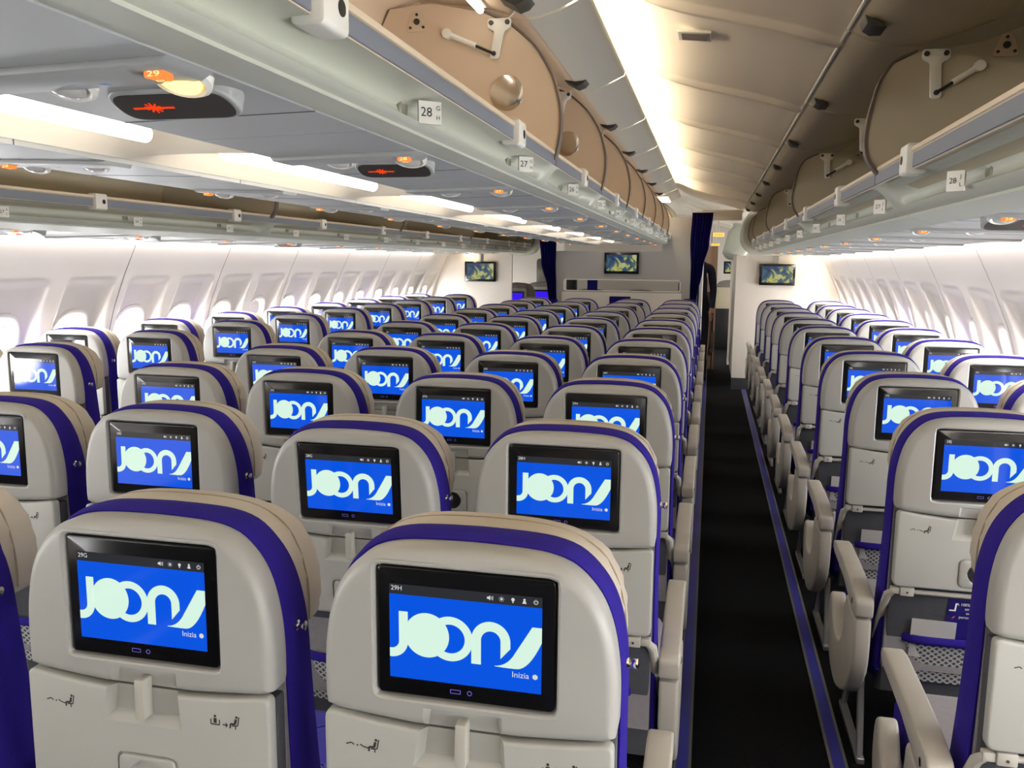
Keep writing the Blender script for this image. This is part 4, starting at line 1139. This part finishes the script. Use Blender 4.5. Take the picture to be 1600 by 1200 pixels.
# clear bag on the seat between the two nearest seats, and yellow headphones bag
t = tag(obj('plastic_pouch', (lambda b: (prism(b, round_poly([(0.16, 1.40), (0.40, 1.40), (0.40, 1.62), (0.16, 1.62)], 0.02, 4), 'z', 0.477, 0.53, 0.020, 3), b)[1])(NB()), mat('blue_plastic_film', (70, 66, 170), 0.15, bump=(25, 1.0))), 'crinkled blue plastic wrapped blanket lying on the seat right behind screen 29G', 'blanket')
t = tag(obj('paper_wrapper', (lambda b: (prism(b, round_poly([(-0.42, 1.40), (-0.29, 1.38), (-0.27, 1.50), (-0.40, 1.53)], 0.015, 4), 'z', 0.4765, 0.50, 0.008, 2), b)[1])(NB()), mat('kraft_wrap', (210, 180, 110), 0.5, bump=(40, 0.8))), 'small yellow wrapper lying on the seat left of 29G', 'wrapper')

# ------------------------------------------------------------ front bulkheads, curtains, displays
YB = 10.05
bm = NB()
bx0, bx1 = -0.80, 0.93
# panel with a see-through slot
slot = (-0.615, 0.735, 1.175, 1.305)
box(bm, bx0, bx1, YB, YB + 0.035, 0.0, slot[2]); box(bm, bx0, bx1, YB, YB + 0.035, slot[3], 1.635)
box(bm, bx0, slot[0], YB, YB + 0.035, slot[2], slot[3]); box(bm, slot[1], bx1, YB, YB + 0.035, slot[2], slot[3])
box(bm, 0.52, bx1, YB, YB + 0.035, 1.635, 2.02)
struct('wall_centre_bulkhead', bm, bulk_m)
bm = NB(); ring = round_poly([(slot[0], slot[2]), (slot[1], slot[2]), (slot[1], slot[3]), (slot[0], slot[3])], 0.03, 5)
tube(bm, [(a, YB - 0.001, b) for a, b in ring], 0.006, 6, closed=True); struct('trim_slot', bm, white_m)
bm = NB(); box(bm, slot[0] - 0.02, slot[1] + 0.02, YB - 0.012, YB, 0.10, 1.160, 0.003, 1); struct('trim_lower_panel', bm, bulkwhite_m)
bm = NB(); box(bm, -0.07, 0.175, YB - 0.016, YB - 0.012, 0.85, 1.115, 0.001, 1); obj('blue_square', bm, curtain_m, bpy.data.objects['wall_centre_bulkhead'])
bm = NB(); box(bm, -2.62, -1.465, 11.0, 11.04, 0, 1.60); struct('wall_left_bulkhead', bm, bulkside_m)
bm = NB(); box(bm, 1.365, 2.60, 10.6, 10.64, 0.14, 1.60); box(bm, 1.365, 2.60, 10.59, 10.65, 0.0, 0.14, mi=1); struct('wall_right_bulkhead', bm, [bulkside_m, kick_m])
bm = NB(); box(bm, 1.365, 1.395, 10.64, 13.5, 0.14, 1.62); struct('wall_right_partition', bm, bulkside_m)
# panels filling above the side bulkheads up to the bins
bm = NB(); box(bm, -2.62, -1.50, 11.0, 11.03, 1.60, 1.625); box(bm, 1.50, 2.60, 10.6, 10.63, 1.60, 1.625); struct('trim_bulkhead_head', bm, bulkside_m)
def display(x, y, z, w, h, label, stem):
    t = thing('wall_display', label, 'display', (x, y, z), 'bulkhead map displays')
    bm = NB(); box(bm, -w / 2, w / 2, -0.035, 0, -h / 2, h / 2, 0.006, 2); cs = obj('casing', bm, bezel_m, t)
    bm = NB(); box(bm, -w / 2 + 0.028, w / 2 - 0.028, -0.037, -0.0345, -h / 2 + 0.032, h / 2 - 0.026); obj('map_picture', bm, map_m, cs)
    if stem:
        bm = NB(); box(bm, -0.012, 0.012, -0.03, -0.006, h / 2, h / 2 + 0.09, 0.002, 1); box(bm, -0.03, 0.03, -0.04, 0.0, h / 2 + 0.088, h / 2 + 0.094); obj('bracket', bm, metal_m, t)
display(0.062, YB - 0.001, 1.498, 0.40, 0.245, 'map display on the grey centre bulkhead between the curtains', False)
display(-1.888, 10.999, 1.372, 0.42, 0.262, 'map display on the left side bulkhead by the windows', True)
display(1.833, 10.585, 1.382, 0.405, 0.250, 'map display on the right side bulkhead above the front seats', True)
display(1.44, 15.9, 1.44, 0.30, 0.22, 'small distant map display at the end of the right aisle', False)
# curtains: hanging folds gathered by a tie
def curtain(label, y, prof, folds, amp):
    bm = NB(); rows = []
    for j in range(41):
        v = j / 40; z = prof[0][0] + (prof[-1][0] - prof[0][0]) * v
        for (za, a0, a1), (zb, b0, b1) in zip(prof, prof[1:]):
            if za >= z >= zb - 1e-6:
                t = (za - z) / (za - zb); t = t * t * (3 - 2 * t); xl = a0 + (b0 - a0) * t; xr = a1 + (b1 - a1) * t; break
        N = 70
        rows.append([(xl + (xr - xl) * i / N, y + amp * sin(2 * pi * folds * i / N + 0.6 * sin(v * 3)) * (0.75 + 0.25 * cos(i * 0.37)), z) for i in range(N + 1)])
    sheet(bm, rows); bmesh.ops.solidify(bm, geom=bm.faces[:], thickness=0.004)
    return bm
t = thing('curtain', 'dark blue curtain tied back at the right aisle doorway', 'curtain', (0, 0, 0), 'aisle curtains')
obj('cloth', curtain('', 9.93, [(2.065, 0.846, 1.075), (1.73, 0.835, 1.045), (1.45, 0.85, 0.985), (1.08, 0.850, 0.925), (0.70, 0.86, 0.99), (0.30, 0.86, 1.035), (0.04, 0.86, 1.045)], 7, 0.022), curtain_m, t, ang=80)
bm = NB(); box(bm, 0.79, 0.93, 9.895, 9.965, 1.075, 1.105, 0.004, 2); obj('tie_strap', bm, curtain_m, t)
bm = NB(); tube(bm, [(0.83, 9.93, 2.075), (1.40, 9.93, 2.075)], 0.008, 8); obj('curtain_rail', bm, white_m, t)
t = thing('curtain', 'dark blue curtain gathered at the left aisle beside the centre bulkhead', 'curtain', (0, 0, 0), 'aisle curtains')
obj('cloth', curtain('', 9.97, [(1.80, -0.90, -0.695), (1.50, -0.875, -0.70), (1.20, -0.80, -0.69), (1.02, -0.775, -0.685), (0.70, -0.80, -0.68), (0.04, -0.84, -0.68)], 6, 0.022), curtain_m, t, ang=80)
bm = NB(); box(bm, -0.79, -0.675, 9.935, 10.005, 1.04, 1.07, 0.004, 2); obj('tie_strap', bm, curtain_m, t)
bm = NB(); tube(bm, [(-1.40, 9.97, 1.81), (-0.69, 9.97, 1.81)], 0.008, 8); obj('curtain_rail', bm, white_m, t)
# bright reading spots over the two side bulkheads
for s, y, lab in ((-1, 10.75, 'bright warm spot light above the left bulkhead'), (1, 10.36, 'bright warm spot light above the right bulkhead')):
    x = -2.02 if s < 0 else 2.13
    t = thing('spot_light', lab, 'light', (x, y, 1.60))
    bm = NB(); disc_lathe(bm, (0, 0, 0), (0, 0, -1), [(0.035, -0.01), (0.035, 0.006), (0.026, 0.008)], 20); obj('ring', bm, white_m, t)
    bm = NB(); disc_lathe(bm, (0, 0, 0), (0, 0, -1), [(0.026, 0.0), (0.024, 0.009), (0, 0.012)], 20); obj('lens', bm, spot_m, t)
    d = bpy.data.lights.new('spot_lamp', 'POINT'); d.energy = 2.0; d.color = (1, 0.82, 0.6); d.shadow_soft_size = 0.02
    o = bpy.data.objects.new('spot_lamp', d); COL.objects.link(o); o.location = (x, y + 0.08, 1.575)

# ------------------------------------------------------------ beyond the curtains
# left: cream monument with a dark panel, two premium seats with violet screens
bm = NB(); box(bm, -2.62, -1.10, 12.7, 12.74, 0, 1.66); struct('wall_left_forward', bm, bulkside_m)
bm = NB(); prism(bm, round_poly([(-1.475, 1.165), (-1.13, 1.165), (-1.13, 1.555), (-1.475, 1.555)], 0.05, 5), 'y', 12.685, 12.7, 0.003, 2)
tag(obj('smoked_panel', bm, glass_dark), 'dark rounded panel on the cream wall beyond the left curtain', 'panel')
def premium(x, y, lab, k=1.0):
    t = thing('premium_seat', lab, 'seat', (x, y, 0), 'seats of the forward cabin')
    R = smooth_curve([(a_, b_ * k) for a_, b_ in [(0.26, 0.42), (0.265, 0.80), (0.255, 1.0), (0.22, 1.10), (0.15, 1.145), (0.0, 1.16)]], 3); P = R + [(-a, b) for a, b in R[:-1]][::-1]
    bm = NB(); prism(bm, P, 'y', 0.0, 0.14, 0.025, 3); obj('backrest', bm, prem_m, t)
    bm = NB(); P2 = round_poly([(-0.16, 0.60), (0.16, 0.60), (0.16, 1.09 * k), (-0.16, 1.09 * k)], 0.05, 4); prism(bm, P2, 'y', -0.014, 0.01, 0.006, 2); bk = obj('back_panel', bm, shell_m, t)
    bm = NB(); box(bm, -0.12, 0.12, -0.022, -0.012, 0.92 * k, 1.05 * k, 0.003, 1); mo = obj('monitor', bm, bezel_m, t)
    bm = NB(); box(bm, -0.10, 0.10, -0.0235, -0.0215, 0.93 * k, 1.03 * k); obj('screen', bm, violet_m, mo)
    bm = NB(); prism(bm, round_poly([(-0.25, 0.12), (0.25, 0.12), (0.25, 0.62), (-0.25, 0.62)], 0.04, 4), 'z', 0.36, 0.48, 0.02, 3); obj('seat_cushion', bm, darkfab_m, t)
    for sx in (-1, 1):
        bm = NB(); box(bm, sx * 0.28 - 0.03, sx * 0.28 + 0.03, 0.02, 0.55, 0.36, 0.62, 0.02, 3); obj('armrest', bm, prem_m if sx > 0 else arm_m, t)
        bm = NB(); box(bm, sx * 0.2 - 0.015, sx * 0.2 + 0.015, 0.18, 0.52, 0, 0.37, 0.004, 1); obj('leg', bm, metal_m, t)
    return t
premium(-1.47, 11.25, 'grey forward cabin seat with violet screen, nearer one beyond left bulkhead', 1.06)
premium(-1.25, 12.02, 'grey forward cabin seat beside the cream wall with dark panel', 1.06)
for i, x in enumerate((-0.46, 0.20, 0.86)):
    premium(x - 0.02, 11.3, 'grey headrest seen through the bulkhead slot, %s from the left' % ORD[i])
bm = NB(); box(bm, -1.05, 0.95, 12.6, 12.64, 0, 1.9); struct('wall_centre_forward', bm, bulkside_m)
bm = NB(); box(bm, -0.66, -0.54, 10.5, 10.62, 0.0, 1.36, 0.01, 2); tag(obj('dark_locker', bm, black_m), 'black locker end seen at the left end of the bulkhead slot', 'locker')
bm = NB(); box(bm, -0.34, -0.22, 10.086, 10.10, 1.16, 1.40, 0.004, 1); tag(obj('blue_cloth', bm, curtain_m), 'small dark blue cloth hanging beyond the bulkhead slot', 'cloth')
# right aisle beyond: partition edge, olive door, cabinet, exit signs, distant bins
t = thing('olive_partition', 'olive-brown upright door edge standing in the right aisle beyond the curtain', 'partition', (1.03, 11.55, 0))
bm = NB(); box(bm, 0, 0.085, 0, 0.03, 0.30, 1.14, 0.004, 1); obj('panel', bm, olive_m, t)
bm = NB(); box(bm, 0.085, 0.10, -0.005, 0.035, 0.02, 1.15, 0.003, 1); obj('edge', bm, dark_m, t)
bm = NB(); box(bm, 0.95, 0.985, 10.10, 10.9, 0, 1.70, 0.003, 1); tag(obj('partition_edge', bm, white_m), 'white partition edge just behind the right curtain', 'partition')
t = thing('galley_cabinet', 'beige cabinet at the far end of the right aisle', 'cabinet', (1.22, 15.6, 0))
bm = NB(); box(bm, -0.06, 0.30, 0, 0.5, 0.72, 1.10, 0.01, 2); obj('body', bm, mat('cabinet_beige', (176, 164, 140), 0.6), t)
bm = NB(); box(bm, -0.06, 0.30, -0.01, 0.5, 0.0, 0.72, 0.01, 2); obj('dark_front', bm, black_m, t)
bm = NB(); prism(bm, smooth_curve([(-0.05, 1.11), (0.0, 1.18), (0.12, 1.215), (0.24, 1.215), (0.30, 1.18), (0.30, 1.12)], 3), 'y', 0.0, 0.4, 0.01, 2); obj('rounded_top', bm, prem_m, t)
bm = NB(); box(bm, 1.06, 1.075, 12.5, 12.53, 1.25, 1.95, 0.003, 1); box(bm, 0.98, 1.16, 12.53, 12.56, 0.0, 1.75, 0.003, 1); tag(obj('door_frame', bm, mat('pink_beige', (205, 172, 146), 0.5)), 'pinkish beige doorway frame beyond the right curtain', 'door frame')
def exit_sign(x0, x1, z0, z1, y, lab, n):
    t = thing('exit_sign', lab, 'sign', ((x0 + x1) / 2, y, (z0 + z1) / 2), 'lit amber signs beyond the curtain')
    w, h = (x1 - x0) / 2, (z1 - z0) / 2
    bm = NB(); box(bm, -w, w, 0, 0.05, -h, h, 0.004, 1); hs = obj('housing', bm, white_m, t)
    bm = NB(); box(bm, -w + 0.006, w - 0.006, -0.003, 0.002, -h + 0.006, h - 0.006); obj('lit_face', bm, exit_m, hs)
    bm = NB()
    for k in range(n):
        xx = -w * 0.55 + 1.1 * w * k / max(n - 1, 1); box(bm, xx - 0.006, xx + 0.006, -0.0045, -0.003, -h * 0.4, h * 0.35)
    obj('symbol', bm, amber_m, hs)
    bm = NB(); box(bm, -0.01, 0.01, 0.015, 0.035, h, 2.235 - (z0 + z1) / 2, 0.002, 1); obj('hanger', bm, white_m, t)
exit_sign(1.075, 1.225, 1.845, 1.905, 11.5, 'glowing amber sign hanging beyond the right curtain, the upper one', 4)
exit_sign(1.06, 1.175, 1.735, 1.775, 11.9, 'smaller glowing amber sign lower down beyond the right curtain', 3)
bm = NB(); box(bm, 0.95, 1.40, 10.35, 10.5, 2.0, 2.12, 0.01, 2); struct('ceiling_step', bm, ceil_m)
bm = NB(); box(bm, 1.36, 2.5, 13.2, 13.24, 0.0, 2.1); struct('wall_right_forward', bm, bulkside_m)
P = smooth_curve([(1.22, 1.66), (1.28, 1.58), (1.38, 1.56), (1.52, 1.60), (1.60, 1.8), (1.55, 2.0), (1.42, 2.06), (1.28, 1.95)], 3)
bm = NB(); prism(bm, P, 'y', 12.3, 13.1, 0.05, 3); tag(obj('forward_bin', bm, fascia_m, ang=60), 'rounded white forward cabin bin beyond the right bulkhead', 'overhead bin')
for i, y in enumerate((11.0, 11.85)):
    premium(1.72, y, 'dark grey forward seat behind the right bulkhead, %s one' % ('nearer' if i == 0 else 'farther'))
# person standing beyond the curtain, head and left side hidden by it
def person():
    t = thing('person', 'person in dark navy uniform standing in the right aisle beyond the curtain', 'person', (0.915, 11.15, 0))
    me = bpy.data.meshes.new('body')
    V = [(0, 0, 0.98), (0, 0.0, 1.12), (0, -0.01, 1.30), (0, 0, 1.46), (0, 0.01, 1.56), (0, 0.0, 1.66), (0, 0.0, 1.74),
         (0.10, 0, 0.93), (0.11, 0.0, 0.50), (0.11, 0.02, 0.09), (0.115, -0.10, 0.035), (-0.10, 0, 0.93), (-0.11, 0, 0.50), (-0.11, 0.02, 0.09), (-0.115, -0.10, 0.035),
         (0.165, 0.0, 1.44), (0.20, 0.02, 1.17), (0.19, -0.08, 0.96), (0.185, -0.11, 0.88), (-0.165, 0, 1.44), (-0.20, 0.02, 1.17), (-0.19, -0.08, 0.96), (-0.185, -0.11, 0.88)]
    Ed = [(0, 1), (1, 2), (2, 3), (3, 4), (4, 5), (5, 6), (0, 7), (7, 8), (8, 9), (9, 10), (0, 11), (11, 12), (12, 13), (13, 14), (3, 15), (15, 16), (16, 17), (17, 18), (3, 19), (19, 20), (20, 21), (21, 22)]
    Rd = [.14, .125, .14, .12, .052, .075, .085, .095, .062, .042, .04, .095, .062, .042, .04, .062, .046, .034, .036, .062, .046, .034, .036]
    me.from_pydata(V, Ed, []); me.materials.append(navy_m); me.materials.append(skin_m)
    o = bpy.data.objects.new('body', me); COL.objects.link(o)
    sk = o.modifiers.new('s', 'SKIN'); sl = me.skin_vertices[0].data
    for i, r in enumerate(Rd): sl[i].radius = (r, r * (0.72 if i in (0, 1, 2, 3) else 1)); 
    sl[0].use_root = True
    sb = o.modifiers.new('u', 'SUBSURF'); sb.levels = 2
    dg = bpy.context.evaluated_depsgraph_get(); dg.update()
    m2 = bpy.data.meshes.new_from_object(o.evaluated_get(dg)); bpy.data.objects.remove(o)
    m2.materials.clear(); m2.materials.append(navy_m); m2.materials.append(skin_m)
    for p in m2.polygons:
        c = p.center
        p.material_index = 1 if (c.z > 1.53 or (c.z < 0.95 and abs(c.x) > 0.15)) else 0
        p.use_smooth = True
    obj('body', m2, parent=t)
    for sx in (-1, 1):
        for k, (dx, ln) in enumerate(((-0.026, .06), (-0.009, .075), (0.009, .08), (0.026, .07))):
            bm = NB(); x = sx * 0.185 + dx * 0.4; yb = -0.115 + dx
            tube(bm, [(x, yb, 0.87), (x, yb - 0.004, 0.87 - ln * 0.5), (x - sx * 0.004, yb + 0.004, 0.87 - ln)], [0.009, 0.008, 0.006], 8); obj('finger', bm, skin_m, t)
        bm = NB(); tube(bm, [(sx * 0.175, -0.14, 0.90), (sx * 0.168, -0.160, 0.87), (sx * 0.168, -0.162, 0.845)], [0.010, 0.009, 0.007], 8); obj('thumb', bm, skin_m, t)
    bm = NB(); bmesh.ops.create_uvsphere(bm, u_segments=20, v_segments=14, radius=0.098)
    for v in bm.verts: v.co = Vector((v.co.x * 0.9, v.co.y * 1.05 + 0.015, v.co.z * 1.12 + 1.735))
    bmesh.ops.delete(bm, geom=[v for v in bm.verts if v.co.y < -0.045 and v.co.z < 1.78], context='VERTS'); obj('hair', bm, hair_m, t)
    bm = NB(); disc_lathe(bm, (0, -0.085, 1.70), (0, -1, -0.25), [(0.014, -0.02), (0.010, 0.006), (0, 0.014)], 8)
    for sx in (-1, 1): disc_lathe(bm, (sx * 0.03, -0.082, 1.73), (0, -1, 0), [(0.011, -0.004), (0.006, 0.003), (0, 0.004)], 8, mi=1)
    box(bm, -0.022, 0.022, -0.088, -0.076, 1.655, 1.662, 0.002, 1, mi=2); obj('face', bm, [skin_m, white_m, seam_m], t)
person()
